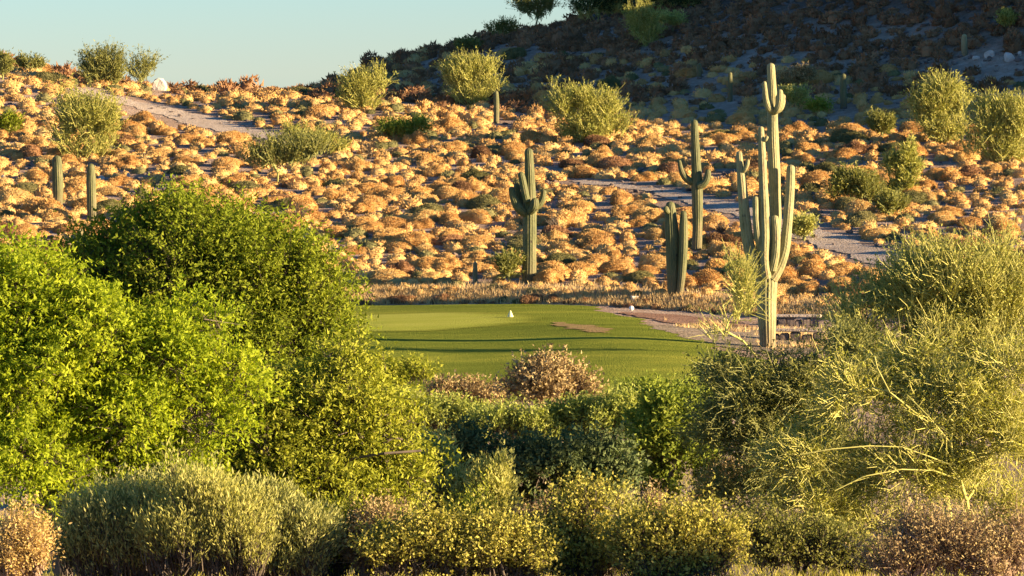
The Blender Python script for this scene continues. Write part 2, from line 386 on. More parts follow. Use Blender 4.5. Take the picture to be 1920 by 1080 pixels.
def stem_mesh(pts, rad, mat, ribs=15, seed=0, dens=6):
    """ribbed column swept along a line of points, rounded at its tip"""
    P = np.array(pts, float); n = len(P); r_ = np.random.default_rng(seed)
    seg = np.linalg.norm(np.diff(P, axis=0), axis=1); s = np.concatenate([[0], np.cumsum(seg)]); Lt = s[-1]
    m = max(10, int(Lt * dens)); rt = rad[-1]
    u = np.concatenate([np.linspace(0, Lt - rt * .9, m), Lt - rt * .9 + rt * .9 * np.sin(np.linspace(0, math.pi / 2, 7))[1:]])
    from_ = lambda a: np.interp(u, s, a)
    C = np.stack([from_(P[:, i]) for i in range(3)], -1)
    for _ in range(3): C[1:-1] = (C[:-2] + 2 * C[1:-1] + C[2:]) / 4
    rr_ = np.interp(u, s, rad) * (1 + .035 * np.sin(u * 2.1 + seed) + .02 * np.sin(u * 5.3 + seed * 2))
    tip = np.clip((u - (Lt - rt * .9)) / (rt * .9), 0, 1); rr_ = rr_ * np.sqrt(np.maximum(1 - tip ** 2, .003))
    T = unit(np.gradient(C, axis=0)); A = unit(np.cross(T, np.tile([[0., 1, 0.02]], (len(T), 1)))); B = np.cross(T, A)
    k = ribs * 4; th = np.arange(k) * 2 * np.pi / k + r_.uniform(0, 1)
    rib = np.array([1.0, .95, .90, .95]); ribv = np.tile(rib, ribs); crest = np.tile([1., .15, 0, .15], ribs)
    V = C[:, None] + (A[:, None] * np.cos(th)[None, :, None] + B[:, None] * np.sin(th)[None, :, None]) * (rr_[:, None] * ribv[None])[..., None]
    mm = len(C); vi = np.arange(mm * k).reshape(mm, k); vj = np.roll(vi, -1, 1)
    Q = np.stack([vi[:-1], vj[:-1], vj[1:], vi[1:]], -1).reshape(-1, 4)
    V = np.concatenate([V.reshape(-1, 3), C[-1:] + T[-1:] * .01]); tipi = mm * k
    Tt = np.stack([vi[-1], vj[-1], np.full(k, tipi)], -1)
    a = np.concatenate([np.tile(crest, mm) * .55, [.5]])
    return mesh_np("stem", V, Q, Tt, [mat], None, True, {'tint': a})
CLR = []
LAND = []                                     # (px, py, words) used when labels are written
def saguaro(px, py, stems, label, mat=None, words=None, ribs=15, Y=None, seed=0, dens=6):
    """stems: list of (points [(px,py,depth offset)], radii in px); the first is the trunk"""
    b = place(px, py) if Y is None else np.array([*(at(px, py, Y)[:2]), 0]);
    if Y is not None: b[2] = float(hz(b[0], b[1]))
    root = link("saguaro", None, loc=b, label=label, cat="cactus"); sc = b[1] / F
    CLR.append((b[0], b[1], .5 if py - min(p[1] for p in stems[0][0]) < 100 else .2))
    # the builder's pixels become metres at the cactus's own distance, measured from its foot
    for i, (pts, rad) in enumerate(stems):
        W_ = [((x - px) * sc, dy, (py - y) * sc) for x, y, dy in pts]
        if i == 0: W_[0] = (W_[0][0], 0, -.25)
        link("trunk" if i == 0 else "arm", stem_mesh(W_, [r * sc for r in rad], mat or m_cact, ribs if i == 0 else 12, seed * 7 + i, dens), parent=root)
    if words: LAND.append((px, (py + min(p[1] for p in stems[0][0])) / 2, words))
    return root
# the tall one beside the green
saguaro(1440, 652, [
    ([(1440, 652, 0), (1438, 600, 0), (1437, 560, 0), (1438, 500, 0), (1447, 470, .1), (1455, 420, .2), (1452, 330, .2), (1448, 250, .2), (1448, 200, .2), (1446, 150, .2), (1444, 118, .2)],
     [13, 17, 20, 20, 12, 11, 11, 11, 10, 8, 7]),
    ([(1432, 520, -.1), (1418, 500, -.25), (1404, 470, -.3), (1396, 420, -.3), (1391, 360, -.3), (1386, 310, -.3), (1384, 282, -.3)], [13, 12, 12, 11, 9, 7.5, 6.5]),
    ([(1389, 325, -.3), (1394, 318, -.45), (1399, 308, -.5), (1400, 298, -.5)], [3, 4, 4, 3.5]),
    ([(1436, 520, -.4), (1431, 490, -.5), (1432, 440, -.5), (1430, 380, -.45), (1427, 300, -.4), (1425, 262, -.4), (1424, 236, -.4)], [9, 9, 9.5, 9, 8, 6.5, 5]),
    ([(1424, 262, -.4), (1416, 258, -.4), (1414, 250, -.4)], [3, 3.5, 3]),
    ([(1426, 264, -.4), (1433, 262, -.5), (1436, 254, -.5)], [3, 3.5, 3]),
    ([(1446, 520, -.1), (1458, 505, -.15), (1470, 470, -.2), (1476, 410, -.2), (1480, 350, -.2), (1481, 308, -.2)], [13, 11, 10, 9.5, 8.5, 7.5]),
    ([(1428, 480, -.3), (1420, 450, -.5), (1415, 410, -.5), (1414, 366, -.5)], [7, 7.5, 7, 6]),
    ([(1446, 505, -.4), (1452, 480, -.5), (1454, 440, -.5), (1450, 402, -.5)], [8, 8, 8, 6.5]),
    ([(1449, 210, .1), (1440, 205, -.1), (1434, 190, -.15), (1432, 168, -.15), (1431, 152, -.15)], [5, 6.5, 6, 5, 4]),
    ([(1449, 212, .1), (1456, 206, -.1), (1460, 192, -.15), (1461, 178, -.15), (1460, 167, -.15)], [5, 7, 7, 6.5, 5]),
    ([(1450, 210, .2), (1462, 206, .1), (1466, 192, .1), (1467, 176, .1)], [5, 6, 6, 5]),
], "tallest saguaro, pale many-armed giant with a crown of short arms, beside the green", m_cact2, "the tallest many-armed saguaro", 17, seed=1, dens=7)
saguaro(992, 530, [
    ([(992, 530, 0), (993, 470, 0), (993, 405, 0), (994, 360, 0), (993, 320, 0), (991, 278, 0)], [13, 13.5, 13, 11, 9.5, 8]),
    ([(988, 402, -.1), (972, 392, -.2), (963, 372, -.2), (958, 350, -.2)], [8, 9, 8, 6]),
    ([(988, 396, .1), (976, 380, .2), (970, 360, .2), (968, 344, .2)], [7, 7, 6.5, 5.5]),
    ([(988, 378, -.3), (984, 360, -.35), (980, 340, -.35), (976, 322, -.35)], [7, 7.5, 7, 6]),
    ([(994, 398, -.3), (1001, 390, -.45), (1003, 380, -.45), (1001, 371, -.45)], [7, 8, 8, 7]),
    ([(1000, 392, 0), (1012, 385, 0), (1018, 372, 0), (1020, 356, 0)], [6, 6.5, 6, 5]),
], "dark green saguaro with clustered arms standing alone mid-slope behind the green", m_cact, "the cluster-armed saguaro", seed=2)
saguaro(1306, 470, [
    ([(1306, 470, 0), (1308, 420, 0), (1307, 350, 0), (1304, 290, 0), (1301, 225, 0)], [9.5, 10, 10.5, 9, 6.5]),
    ([(1302, 344, 0), (1286, 338, 0), (1277, 322, 0), (1273, 300, 0)], [7, 7, 6, 4]),
    ([(1308, 350, -.2), (1320, 346, -.25), (1326, 334, -.25), (1327, 318, -.25)], [7, 7.5, 7, 5.5]),
], "slender saguaro with one arm on each side, behind the twin-column saguaro", m_cact, "the slender two-armed saguaro", seed=3)
saguaro(1262, 556, [
    ([(1262, 556, 0), (1261, 500, 0), (1260, 440, 0), (1257, 400, 0), (1256, 380, 0)], [10, 12, 12.5, 11, 8.5]),
    ([(1274, 552, -.2), (1278, 520, -.2), (1281, 460, -.2), (1281, 420, -.2), (1281, 397, -.2)], [6.5, 8, 8.5, 8, 6]),
    ([(1252, 400, -.3), (1248, 396, -.4), (1247, 388, -.4)], [5, 6, 5]),
], "stout saguaro of two thick columns pressed together at the edge of the green", m_cact, "the twin-column saguaro", 16, seed=4)
saguaro(108, 392, [([(108, 392, 0), (109, 360, 0), (108, 325, 0), (107, 292, 0)], [9, 10, 10, 8])],
        "left one of two plain armless saguaros above the bright green tree", m_cact, "the left armless saguaro", seed=5)
saguaro(172, 418, [([(172, 418, 0), (172, 380, 0), (171, 340, 0), (171, 307, 0)], [8.5, 9, 9, 7])],
        "right one of two plain armless saguaros, its foot hidden by the green tree", m_cact, "the right armless saguaro", seed=6)
saguaro(150, 452, [([(150, 452, 0), (151, 440, 0), (151, 428, 0)], [5, 5.5, 4.5])],
        "short pale young saguaro just below the two armless saguaros", m_cact2, None, seed=7)
saguaro(930, 232, [([(930, 232, 0), (931, 200, 0), (930, 171, 0)], [5, 5.5, 4.5])],
        "small dark saguaro below the palo verde at the shade line", m_cact, "the small saguaro at the shade line", seed=8)
saguaro(1582, 204, [([(1582, 204, 0), (1581, 175, 0), (1581, 139, 0)], [6, 6.5, 5.5])],
        "plain single-stem saguaro in shade right of the tallest saguaro's tip", m_cact, "the shaded single saguaro", seed=9)
saguaro(1369, 192, [([(1369, 192, 0), (1369, 165, 0), (1369, 137, 0)], [4.5, 5, 4])],
        "thin shaded saguaro left of the tallest saguaro's crown", m_cact, None, seed=10)
saguaro(1311, 148, [([(1311, 148, 0), (1311, 135, 0), (1311, 120, 0)], [4, 5, 4])],
        "tiny saguaro high on the shaded mountain with its tip in sun", m_cact, None, seed=11)
saguaro(1809, 104, [([(1809, 104, 0), (1808, 84, 0), (1808, 64, 0)], [5, 6.5, 5])],
        "short saguaro on the dark mountain beside the pale sunlit rocks", m_cact2, "the short saguaro on the dark mountain", seed=12)
saguaro(891, 530, [([(891, 530, 0), (891, 510, 0), (891, 491, 0)], [4.5, 5, 4])],
        "knee-high brown cactus stub among bursage left of the cluster-armed saguaro", m_cact2, None, seed=13)
saguaro(625, 140, [([(625, 140, 0), (625, 133, 0), (625, 124, 0)], [4, 4.5, 3.5])],
        "tiny dark saguaro standing up on the skyline", m_cact, "the tiny skyline saguaro", seed=14)

# ---- trees and shrubs ----------------------------------------------------------
def skeleton(root, guides, att, bf=.35, r_=None):
    """joins scattered points into one branching tree growing from its root"""
    P = [root]; par = [-1]; plen = [0.]
    for gl in guides:
        prev = int(np.argmin([np.linalg.norm(np.array(p) - gl[0]) for p in P]))
        for q in gl:
            P.append(np.array(q, float)); par.append(prev); plen.append(plen[prev] + np.linalg.norm(P[-1] - P[prev])); prev = len(P) - 1
    A = np.array(att, float); n = len(A)
    d = np.full(n, 1e9); src = np.zeros(n, int); done = np.zeros(n, bool)
    for i in range(len(P)):
        c = np.linalg.norm(A - P[i], axis=1) + bf * plen[i]; m = c < d; d[m] = c[m]; src[m] = i
    for _ in range(n):
        k = int(np.argmin(np.where(done, 1e9, d))); s = src[k]; done[k] = True
        # bend: insert a mid node slightly off the straight line
        mid = (A[k] + P[s]) / 2 + (r_.normal(size=3) * .09 + np.array([0, 0, .05])) * np.linalg.norm(A[k] - P[s])
        P.append(mid); par.append(s); plen.append(plen[s] + np.linalg.norm(mid - P[s]))
        P.append(A[k]); par.append(len(P) - 2); plen.append(plen[-1] + np.linalg.norm(mid - A[k]))
        i = len(P) - 1; c = np.linalg.norm(A - P[i], axis=1) + bf * plen[i]; m = (c < d) & ~done; d[m] = c[m]; src[m] = i
    return np.array(P), np.array(par)
def plant(name, label, cat, base, lobes, mat, bark, seed, n_spray=900, leaves=12, leaf=(.06, .03), spray=.35, up=.35, droop=.0,
          tw=.008, att=60, guides=(), trunk_r=.12, sub=(.30, .5), nsub=9, shell=.55, words=None, crown="crown", trunk="trunk", bf=.35, tip=.006,
          depth=None, group=None, leafang=.9, twmat=None, wood=True, tri=False, outf=.6, strand=False, fill=.45, bend=.0, spires=0):
    """lobes: (px, py, rx, ry, depth offset m). They are turned into metres at the plant's own distance."""
    r_ = np.random.default_rng(seed); Y = base[1]; sc = Y / F
    big = list(lobes)
    for _ in range(spires):                     # shoots and side tufts that break the outline
        l_ = big[r_.integers(len(big))]; a_ = r_.uniform(.15, 1.0) * math.pi * (1 if r_.random() < .5 else -1) * .5 + math.pi / 2
        w_ = r_.uniform(8, 15); lobes = list(lobes) + [(l_[0] + math.cos(a_) * l_[2] * 1.12, l_[1] - abs(math.sin(a_)) * l_[3] * 1.14, w_ * r_.uniform(.6, 1), w_ * r_.uniform(1.2, 2.2), l_[4])]
    L_ = [(at(x, y, Y) + np.array([0, dz, 0]), np.array([rx, (rx + ry) * .5 if depth is None else depth / sc, ry]) * sc) for x, y, rx, ry, dz in lobes]
    w = np.array([l[1][0] * l[1][2] for l in L_]); w = w / w.sum()
    subs = []
    for (c, r), wi in zip(L_, w):
        k = max(3, int(round(nsub * len(L_) * wi)))
        u = rdir(k, r_); u[:, 2] = np.where(u[:, 2] < -.3, -u[:, 2], u[:, 2])
        rad = r_.uniform(shell, .92, (k, 1))
        cs = c + u * rad * r; sr = r_.uniform(*sub, k)
        subs += [(cs[i], r * sr[i], c, r) for i in range(k)]
        subs.append((c, r * .6, c, r))
    SC = np.array([s[0] for s in subs]); SR = np.array([s[1] for s in subs]); SL = np.array([s[2] for s in subs])
    sw = SR[:, 0] * SR[:, 2]; sw = np.where(np.all(np.isclose(SC, SL), 1), sw * fill, sw); sw = sw / sw.sum()
    a_i = r_.choice(len(subs), att, p=sw)
    A = SC[a_i] + rdir(att, r_) * SR[a_i] * r_.uniform(.0, .7, (att, 1))
    gz = hz(A[:, 0], A[:, 1]) + .1; A[:, 2] = np.maximum(A[:, 2], gz)
    base = np.array(base, float)
    P, par = skeleton(base - [0, 0, .15], [[np.array(q) for q in g_] for g_ in guides], A, bf, r_)
    # thickness by what each branch carries
    load = np.zeros(len(P)); ch = np.zeros(len(P), int)
    for i in range(len(P) - 1, 0, -1):
        if ch[i] == 0: load[i] = max(load[i], 1)
        load[par[i]] += load[i]; ch[par[i]] += 1
    rad = tip + (trunk_r - tip) * (load / load[0]) ** .5
    root = link(name, None, loc=base, label=label, cat=cat, group=group)
    if wood:
        i = np.arange(1, len(P)); mb = MB()
        V, Qd = tubes(P[par[i]], P[i], np.minimum(rad[par[i]], rad[i] * 1.25), rad[i], 6)
        mb.add(V - base, Qd); link(trunk, mb.mesh(trunk, [bark], True), parent=root)
    # sprays of twigs and leaves
    s_i = r_.choice(len(subs), n_spray, p=sw)
    u = rdir(n_spray, r_); SP_ = SC[s_i] + u * SR[s_i] * r_.uniform(.25, 1, (n_spray, 1)) ** .5
    ok = SP_[:, 2] > hz(SP_[:, 0], SP_[:, 1]) + .05; SP_, u, s_i = SP_[ok], u[ok], s_i[ok]; n = len(SP_)
    out = unit((SP_ - SL[s_i])); D = unit(u * .5 + out * outf + np.array([0, 0, up]) + r_.normal(size=(n, 3)) * .25)
    Ls = spray * r_.uniform(.6, 1.4, n)
    mb = MB(); Sb = rdir(n, r_) * bend
    def curve(t): return SP_[:, None] + D[:, None] * (t * Ls[:, None])[..., None] + Sb[:, None] * (Ls[:, None] * np.sin(t * 4.2))[..., None] + np.array([0, 0, -droop]) * ((t * Ls[:, None]) ** 2)[..., None]
    if strand:                                    # thin bending twigs are the crown (palo verde)
        for a_, b_ in ((-.5, .05), (.05, .55), (.55, 1.0)):
            pa = curve(np.full((n, 1), a_))[:, 0]; pb = curve(np.full((n, 1), b_))[:, 0]
            wa = tw * (1.15 - a_ * .7); wb = tw * (1.15 - b_ * .7)
            V, Qd = tubes(pa, pb, np.full(n, wa), np.full(n, max(wb, tw * .3)), 3); mb.add(V - base, Qd, m=1)
    else:
        pa = curve(np.full((n, 1), -.7))[:, 0]; pb = curve(np.full((n, 1), .8))[:, 0]
        V, T_ = tris(pa, unit(pb - pa), np.linalg.norm(pb - pa, axis=1), tw * 2, r_); mb.add(V - base, None, T_, m=1)
    if leaves:
        t = r_.uniform(-.25, 1.05, (n, leaves)); LP = curve(t).reshape(-1, 3); LP = LP + r_.normal(size=LP.shape) * leaf[0] * .35
        LD = unit(np.repeat(D, leaves, 0) * (1 - leafang * .5) + rdir(len(LP), r_) * leafang + np.array([0, 0, -droop * .5]))
        k = r_.uniform(.6, 1.35, len(LP))
        if tri: V, T_ = tris(LP, LD, leaf[0] * k, leaf[1] * k, r_); mb.add(V - base, None, T_, m=0)
        else: V, Qd = rhombs(LP, LD, leaf[0] * k, leaf[1] * k, r_); mb.add(V - base, Qd, m=0)
    link(crown, mb.mesh(crown, [mat, twmat or bark]), parent=root)
    if words:
        LAND.append((float(np.mean([l[0] for l in lobes])), float(np.mean([l[1] for l in lobes])), words))
    return root

b_grey = bark_mat("mesquite_bark", (.06, .045, .03), (.13, .10, .07))
b_pv = bark_mat("palo_verde_bark", (.30, .30, .06), (.56, .52, .15))
b_pvd = bark_mat("palo_verde_twigs_dark", (.17, .19, .05), (.32, .32, .10))
b_dry = bark_mat("dry_twig", (.24, .15, .09), (.38, .27, .18))
m_bright = foliage_mat("mesquite_leaves", [(.1, (.15, .22, .02)), (.45, (.30, .38, .03)), (.75, (.47, .53, .045)), (1, (.60, .61, .09))], .48, .4, .9, (1.0, 1.0, .35))
m_dome = foliage_mat("dome_leaves", [(.1, (.10, .14, .018)), (.5, (.20, .25, .025)), (.85, (.32, .35, .04)), (1, (.40, .41, .07))], .34, .4, .7, (1.0, 1.0, .35))
m_olive = foliage_mat("olive_leaves", [(.1, (.16, .19, .025)), (.5, (.31, .34, .04)), (.85, (.45, .45, .07)), (1, (.55, .51, .12))], .34, .55, 1.1)
m_pv = foliage_mat("palo_verde_leaves", [(.1, (.17, .19, .05)), (.5, (.32, .33, .08)), (.85, (.46, .44, .12)), (1, (.54, .50, .18))], .3, .6, 1.0)
m_pvn = foliage_mat("palo_verde_leaves_near", [(.1, (.15, .17, .025)), (.5, (.32, .33, .05)), (.85, (.48, .46, .08)), (1, (.58, .52, .12))], .32, .6, 1.0)
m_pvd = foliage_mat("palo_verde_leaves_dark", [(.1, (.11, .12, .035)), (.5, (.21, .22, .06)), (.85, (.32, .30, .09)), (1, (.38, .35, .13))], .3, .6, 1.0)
m_sage = foliage_mat("sage_leaves", [(.1, (.28, .29, .09)), (.5, (.48, .48, .15)), (.85, (.64, .60, .21)), (1, (.74, .67, .30))], .45, .6, 1.2, (1, 1, .6))
m_sage2 = foliage_mat("grey_sage_leaves", [(.1, (.22, .24, .09)), (.5, (.42, .43, .16)), (.85, (.60, .57, .21)), (1, (.74, .68, .30))], .45, .6, 1.2, (1, 1, .6))
m_sagey = foliage_mat("yellow_sage_leaves", [(.1, (.18, .20, .07)), (.5, (.34, .35, .12)), (.85, (.50, .48, .17)), (1, (.58, .54, .24))], .28, .6, 1.2, (1, 1, .6))
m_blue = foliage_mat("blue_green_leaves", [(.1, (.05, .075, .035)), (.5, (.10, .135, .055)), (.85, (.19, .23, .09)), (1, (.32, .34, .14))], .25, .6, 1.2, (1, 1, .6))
m_lime = foliage_mat("lime_leaves", [(.1, (.14, .19, .03)), (.5, (.24, .30, .05)), (.85, (.36, .40, .07)), (1, (.46, .46, .12))], .35, .6, 1.2)
m_lime2 = foliage_mat("soft_green_leaves", [(.1, (.20, .25, .06)), (.5, (.36, .40, .10)), (.85, (.50, .52, .14)), (1, (.6, .58, .2))], .40, .5, 1.2)
m_goldb = foliage_mat("golden_bush_leaves", [(.1, (.36, .24, .09)), (.5, (.56, .40, .15)), (1, (.72, .56, .24))], .25, .6, 1.5)
m_deep = foliage_mat("deep_green_leaves", [(.1, (.03, .045, .02)), (.6, (.06, .085, .03)), (1, (.12, .14, .05))], .25, .5, 1.2)
m_dry = foliage_mat("dry_bush_leaves", [(.1, (.20, .14, .07)), (.5, (.36, .27, .13)), (.85, (.52, .42, .20)), (1, (.60, .52, .27))], .2, .6, 1.5, (1, .85, .6))
m_creo = foliage_mat("creosote_leaves", [(.1, (.20, .20, .04)), (.5, (.39, .37, .075)), (.85, (.56, .49, .13)), (1, (.66, .54, .22))], .3, .7, 2.0)
def gp(px, Y): x = (px - 960) / F * Y; return np.array([x, Y, float(hz(x, Y))])

# left: the bright feathery tree in front, the rounded tree behind, the low spreading one
plant("mesquite_tree", "bright yellow-green feathery tree filling the left edge", "tree", gp(120, 62),
      [(60, 560, 100, 90, 0), (150, 660, 130, 110, -.3), (300, 680, 110, 90, 0), (40, 720, 120, 120, -.5), (420, 720, 70, 80, .3), (240, 790, 120, 100, 0),
       (60, 860, 110, 110, -.6), (-60, 640, 100, 160, 0), (340, 620, 60, 60, .4), (400, 610, 40, 50, .2), (370, 800, 90, 80, .2), (20, 500, 60, 50, .3), (180, 880, 100, 70, .3), (330, 880, 90, 70, .5), (120, 940, 90, 60, 0)],
      m_bright, b_grey, 11, n_spray=9500, leaves=15, tri=True, leaf=(.072, .038), spray=.42, up=.1, droop=.6, nsub=14, sub=(.14, .29), shell=.62, spires=16, fill=.3, att=150, trunk_r=.16, words="the bright yellow-green tree")
plant("mesquite_tree", "large rounded deep green tree behind the bright yellow-green tree", "tree", gp(380, 76),
      [(345, 495, 150, 100, 0), (480, 540, 140, 100, 0), (575, 615, 92, 92, -.3), (220, 520, 100, 80, .3), (420, 470, 70, 55, .2), (320, 425, 60, 40, .5),
       (160, 560, 100, 70, .5), (610, 670, 64, 80, -.3), (490, 670, 120, 110, -.5), (290, 600, 120, 90, 0), (600, 540, 36, 46, 0)],
      m_dome, b_grey, 12, n_spray=8500, leaves=14, tri=True, leaf=(.074, .038), spray=.55, up=.75, droop=.05, nsub=14, sub=(.13, .27), shell=.62, spires=18, fill=.3, outf=.9, att=150, trunk_r=.17, words="the large rounded tree")
plant("mesquite_tree", "low spreading olive tree with bare twigs showing, right of the bright tree", "tree", gp(600, 64.7),
      [(500, 800, 110, 90, 0), (620, 780, 110, 90, 0), (700, 825, 84, 84, 0), (570, 910, 120, 90, -.3), (700, 930, 90, 80, -.2), (750, 800, 44, 44, .3), (450, 900, 80, 80, 0), (650, 700, 70, 50, .3), (780, 900, 40, 60, 0), (640, 1000, 110, 70, -.3), (400, 960, 90, 60, .3), (330, 930, 70, 50, .6)],
      m_olive, b_grey, 13, n_spray=6500, leaves=12, tri=True, leaf=(.073, .036), spray=.42, up=.3, droop=.15, nsub=12, sub=(.14, .29), spires=14, fill=.3, att=190, trunk_r=.12, bf=.15, words="the low olive tree",
      guides=[[at(600, 960, 64.7), at(560, 900, 64.3), at(500, 850, 64.1), at(450, 800, 64)], [at(620, 900, 64.3), at(660, 860, 63.9), at(720, 850, 63.7), at(790, 845, 63.9)]])
# right: palo verdes
plant("palo_verde_tree", "nearest palo verde with bare yellow-green limbs arching left, at the right edge", "tree", gp(1822, 67.5),
      [(1760, 780, 130, 110, 0), (1620, 760, 110, 90, -.2), (1540, 860, 110, 80, -.2), (1700, 900, 140, 90, 0), (1860, 840, 110, 120, 0), (1900, 720, 80, 100, 0), (1520, 960, 100, 70, 0), (1640, 990, 120, 60, .2), (1850, 980, 90, 70, 0), (1480, 880, 60, 50, 0), (1700, 680, 70, 50, .2), (1590, 700, 50, 40, 0)],
      m_pvn, b_pv, 21, n_spray=6800, leaves=6, leaf=(.05, .022), spray=.34, up=.12, droop=.3, tw=.006, nsub=14, sub=(.16, .32), att=620, trunk_r=.042, tip=.008, bf=.12, bend=.22, strand=True, twmat=b_pv, words="the nearest palo verde",
      guides=[[at(1820, 1000, 67.5), at(1812, 940, 67.2), at(1800, 900, 67), at(1778, 870, 66.8), at(1740, 855, 66.6), at(1690, 838, 66.5), at(1630, 836, 66.4), at(1560, 842, 66.3), at(1500, 852, 66.3)],
              [at(1790, 885, 67), at(1783, 830, 66.8), at(1750, 800, 66.7), at(1705, 765, 66.6), at(1668, 735, 66.5), at(1645, 690, 66.5), at(1640, 668, 66.5)],
              [at(1800, 900, 67), at(1750, 882, 66.6), at(1690, 880, 66.4), at(1620, 893, 66.3), at(1565, 920, 66.3)],
              [at(1812, 940, 67.2), at(1850, 880, 67.4), at(1880, 800, 67.4), at(1900, 700, 67.4)],
              [at(1775, 870, 66.8), at(1774, 820, 66.6), at(1740, 780, 66.4), at(1700, 740, 66.6)]])
plant("palo_verde_tree", "upright pale palo verde behind the nearest one, its tips over the hillside", "tree", gp(1790, 77),
      [(1790, 560, 130, 90, 0), (1860, 520, 80, 70, 0), (1700, 590, 100, 80, 0), (1620, 620, 70, 60, 0), (1880, 620, 90, 100, 0), (1780, 680, 140, 110, 0), (1640, 700, 90, 80, 0), (1750, 510, 50, 50, 0), (1590, 590, 40, 40, 0)],
      m_pv, b_pv, 22, n_spray=5200, leaves=8, leaf=(.06, .028), spray=.5, up=.8, droop=.05, tw=.0075, nsub=12, sub=(.18, .34), att=300, trunk_r=.07, tip=.01, bend=.15, strand=True, twmat=b_pv, words="the upright palo verde")
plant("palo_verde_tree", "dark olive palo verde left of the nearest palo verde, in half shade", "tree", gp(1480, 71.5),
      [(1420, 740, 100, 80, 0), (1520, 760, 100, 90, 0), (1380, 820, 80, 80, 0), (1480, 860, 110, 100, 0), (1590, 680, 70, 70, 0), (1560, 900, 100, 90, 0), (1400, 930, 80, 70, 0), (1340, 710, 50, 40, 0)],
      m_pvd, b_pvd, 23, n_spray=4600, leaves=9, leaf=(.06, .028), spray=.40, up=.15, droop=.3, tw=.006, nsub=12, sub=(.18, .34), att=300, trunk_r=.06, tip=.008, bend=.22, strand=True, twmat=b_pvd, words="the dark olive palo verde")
plant("palo_verde_tree", "wispy golden palo verde leaning against the foot of the tallest saguaro", "tree", gp(1425, 134),
      [(1392, 540, 26, 50, 0), (1375, 510, 20, 30, 0), (1398, 575, 22, 36, 0), (1378, 595, 32, 22, -.2), (1360, 622, 36, 12, -.3), (1392, 490, 14, 20, 0)],
      m_pv, b_pv, 24, n_spray=260, leaves=8, leaf=(.07, .03), spray=.6, up=.8, droop=.1, tw=.01, nsub=8, att=40, trunk_r=.035, tip=.010, strand=True, twmat=b_pv, words="the wispy golden palo verde")

# middle and bottom shrubs
def shrub(label, px, Y, lobes, mat, seed, bark=None, n=900, lv=10, leaf=(.06, .025), sp=.3, up=.8, words=None, name="desert_shrub", **k):
    k.setdefault('nsub', 15); k.setdefault('sub', (.13, .36)); k.setdefault('shell', .6); n = int(n * 1.1)
    if Y > 66: k['tri'] = True; leaf = (leaf[0] * 1.15, leaf[1] * 1.5)
    if mat in (m_creo, m_dry): sp *= 1.4; up *= 1.15
    if Y < 72:                                 # ragged tops: single shoots standing above the mound
        q_ = random.Random(seed)
        for _ in range(6):
            l_ = q_.choice(lobes); lobes = lobes + [(l_[0] + q_.uniform(-.8, .8) * l_[2], l_[1] - l_[3] * q_.uniform(.7, 1.0), q_.uniform(6, 11), q_.uniform(14, 26), 0)]
        k['fill'] = k.get('fill', .9); n = int(n * 1.1)
    return plant(name, label, "shrub", gp(px, Y), lobes, mat, bark or b_grey, seed, n_spray=n, leaves=lv, leaf=leaf, spray=sp, up=up, att=k.pop('att', 40), trunk_r=k.pop('trunk_r', .05), words=words, trunk="stems", crown="foliage", **k)
shrub("pinkish brown dry shrub in front of the green", 1030, 104, [(1030, 730, 60, 45, 0), (985, 740, 40, 30, 0), (1075, 745, 40, 28, 0), (1015, 705, 25, 22, 0)], m_dry, 31, b_dry, 1100, 10, (.07, .035), .3, .6, "the pinkish brown shrub")
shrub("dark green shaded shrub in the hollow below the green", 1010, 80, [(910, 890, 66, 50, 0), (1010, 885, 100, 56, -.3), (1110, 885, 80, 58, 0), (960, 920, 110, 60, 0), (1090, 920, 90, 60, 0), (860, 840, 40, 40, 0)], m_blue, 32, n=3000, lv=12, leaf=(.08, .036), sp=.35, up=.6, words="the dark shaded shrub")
shrub("lime green shrub glowing in sun right of the dark hollow", 1250, 84.5, [(1230, 785, 70, 46, 0), (1260, 840, 80, 66, 0), (1240, 910, 50, 45, 0), (1300, 800, 50, 50, 0), (1310, 880, 35, 40, 0)], m_lime, 33, n=2400, lv=12, leaf=(.075, .035), sp=.35, up=.6, words="the lime green shrub")
shrub("soft green shrub under the pinkish brown shrub, left part of the row", 800, 98, [(760, 788, 60, 38, 0), (830, 796, 60, 38, 0), (900, 802, 50, 36, 0), (720, 776, 30, 26, 0)], m_lime2, 34, n=2200, words="the soft green row")
shrub("soft green shrub behind the dark hollow, its top in sun", 1010, 89, [(940, 812, 66, 40, 0), (1020, 812, 66, 40, 0), (1090, 804, 66, 44, 0), (1150, 790, 56, 44, 0), (1200, 800, 40, 40, 0)], m_lime2, 35, n=2800, words="the soft green shrub behind the hollow")
shrub("fresh green shrub at the foot of the green's near edge", 1200, 98, [(1180, 755, 40, 28, 0), (1230, 760, 50, 30, 0), (1290, 765, 40, 34, 0)], m_lime, 36, n=1000, words="the fresh green shrub by the green")
shrub("brown twiggy shrub along the green's near left corner", 880, 108, [(860, 748, 40, 18, 0), (910, 750, 35, 18, 0), (820, 744, 30, 15, 0)], m_dry, 37, b_dry, 600, 9, (.07, .035), .28, .7)
shrub("olive branch-thin shrub at the lower left edge of the green", 740, 100, [(720, 715, 50, 22, 0), (770, 705, 40, 16, 0), (700, 700, 30, 20, 0)], m_olive, 38, n=800)
shrub("conical sage shrub left of the dark hollow", 810, 70, [(810, 900, 45, 50, 0), (800, 940, 60, 45, 0), (840, 940, 40, 45, 0), (805, 870, 25, 30, 0)], m_sage, 39, n=2000, leaf=(.07, .02), sp=.32, up=1.6, leafang=.5, words="the conical sage shrub")
shrub("small upright sage shrub in front of the dark hollow", 925, 68, [(920, 930, 28, 40, 0), (930, 960, 30, 35, 0)], m_sage, 40, n=900, leaf=(.065, .02), sp=.28, up=1.6, leafang=.5)
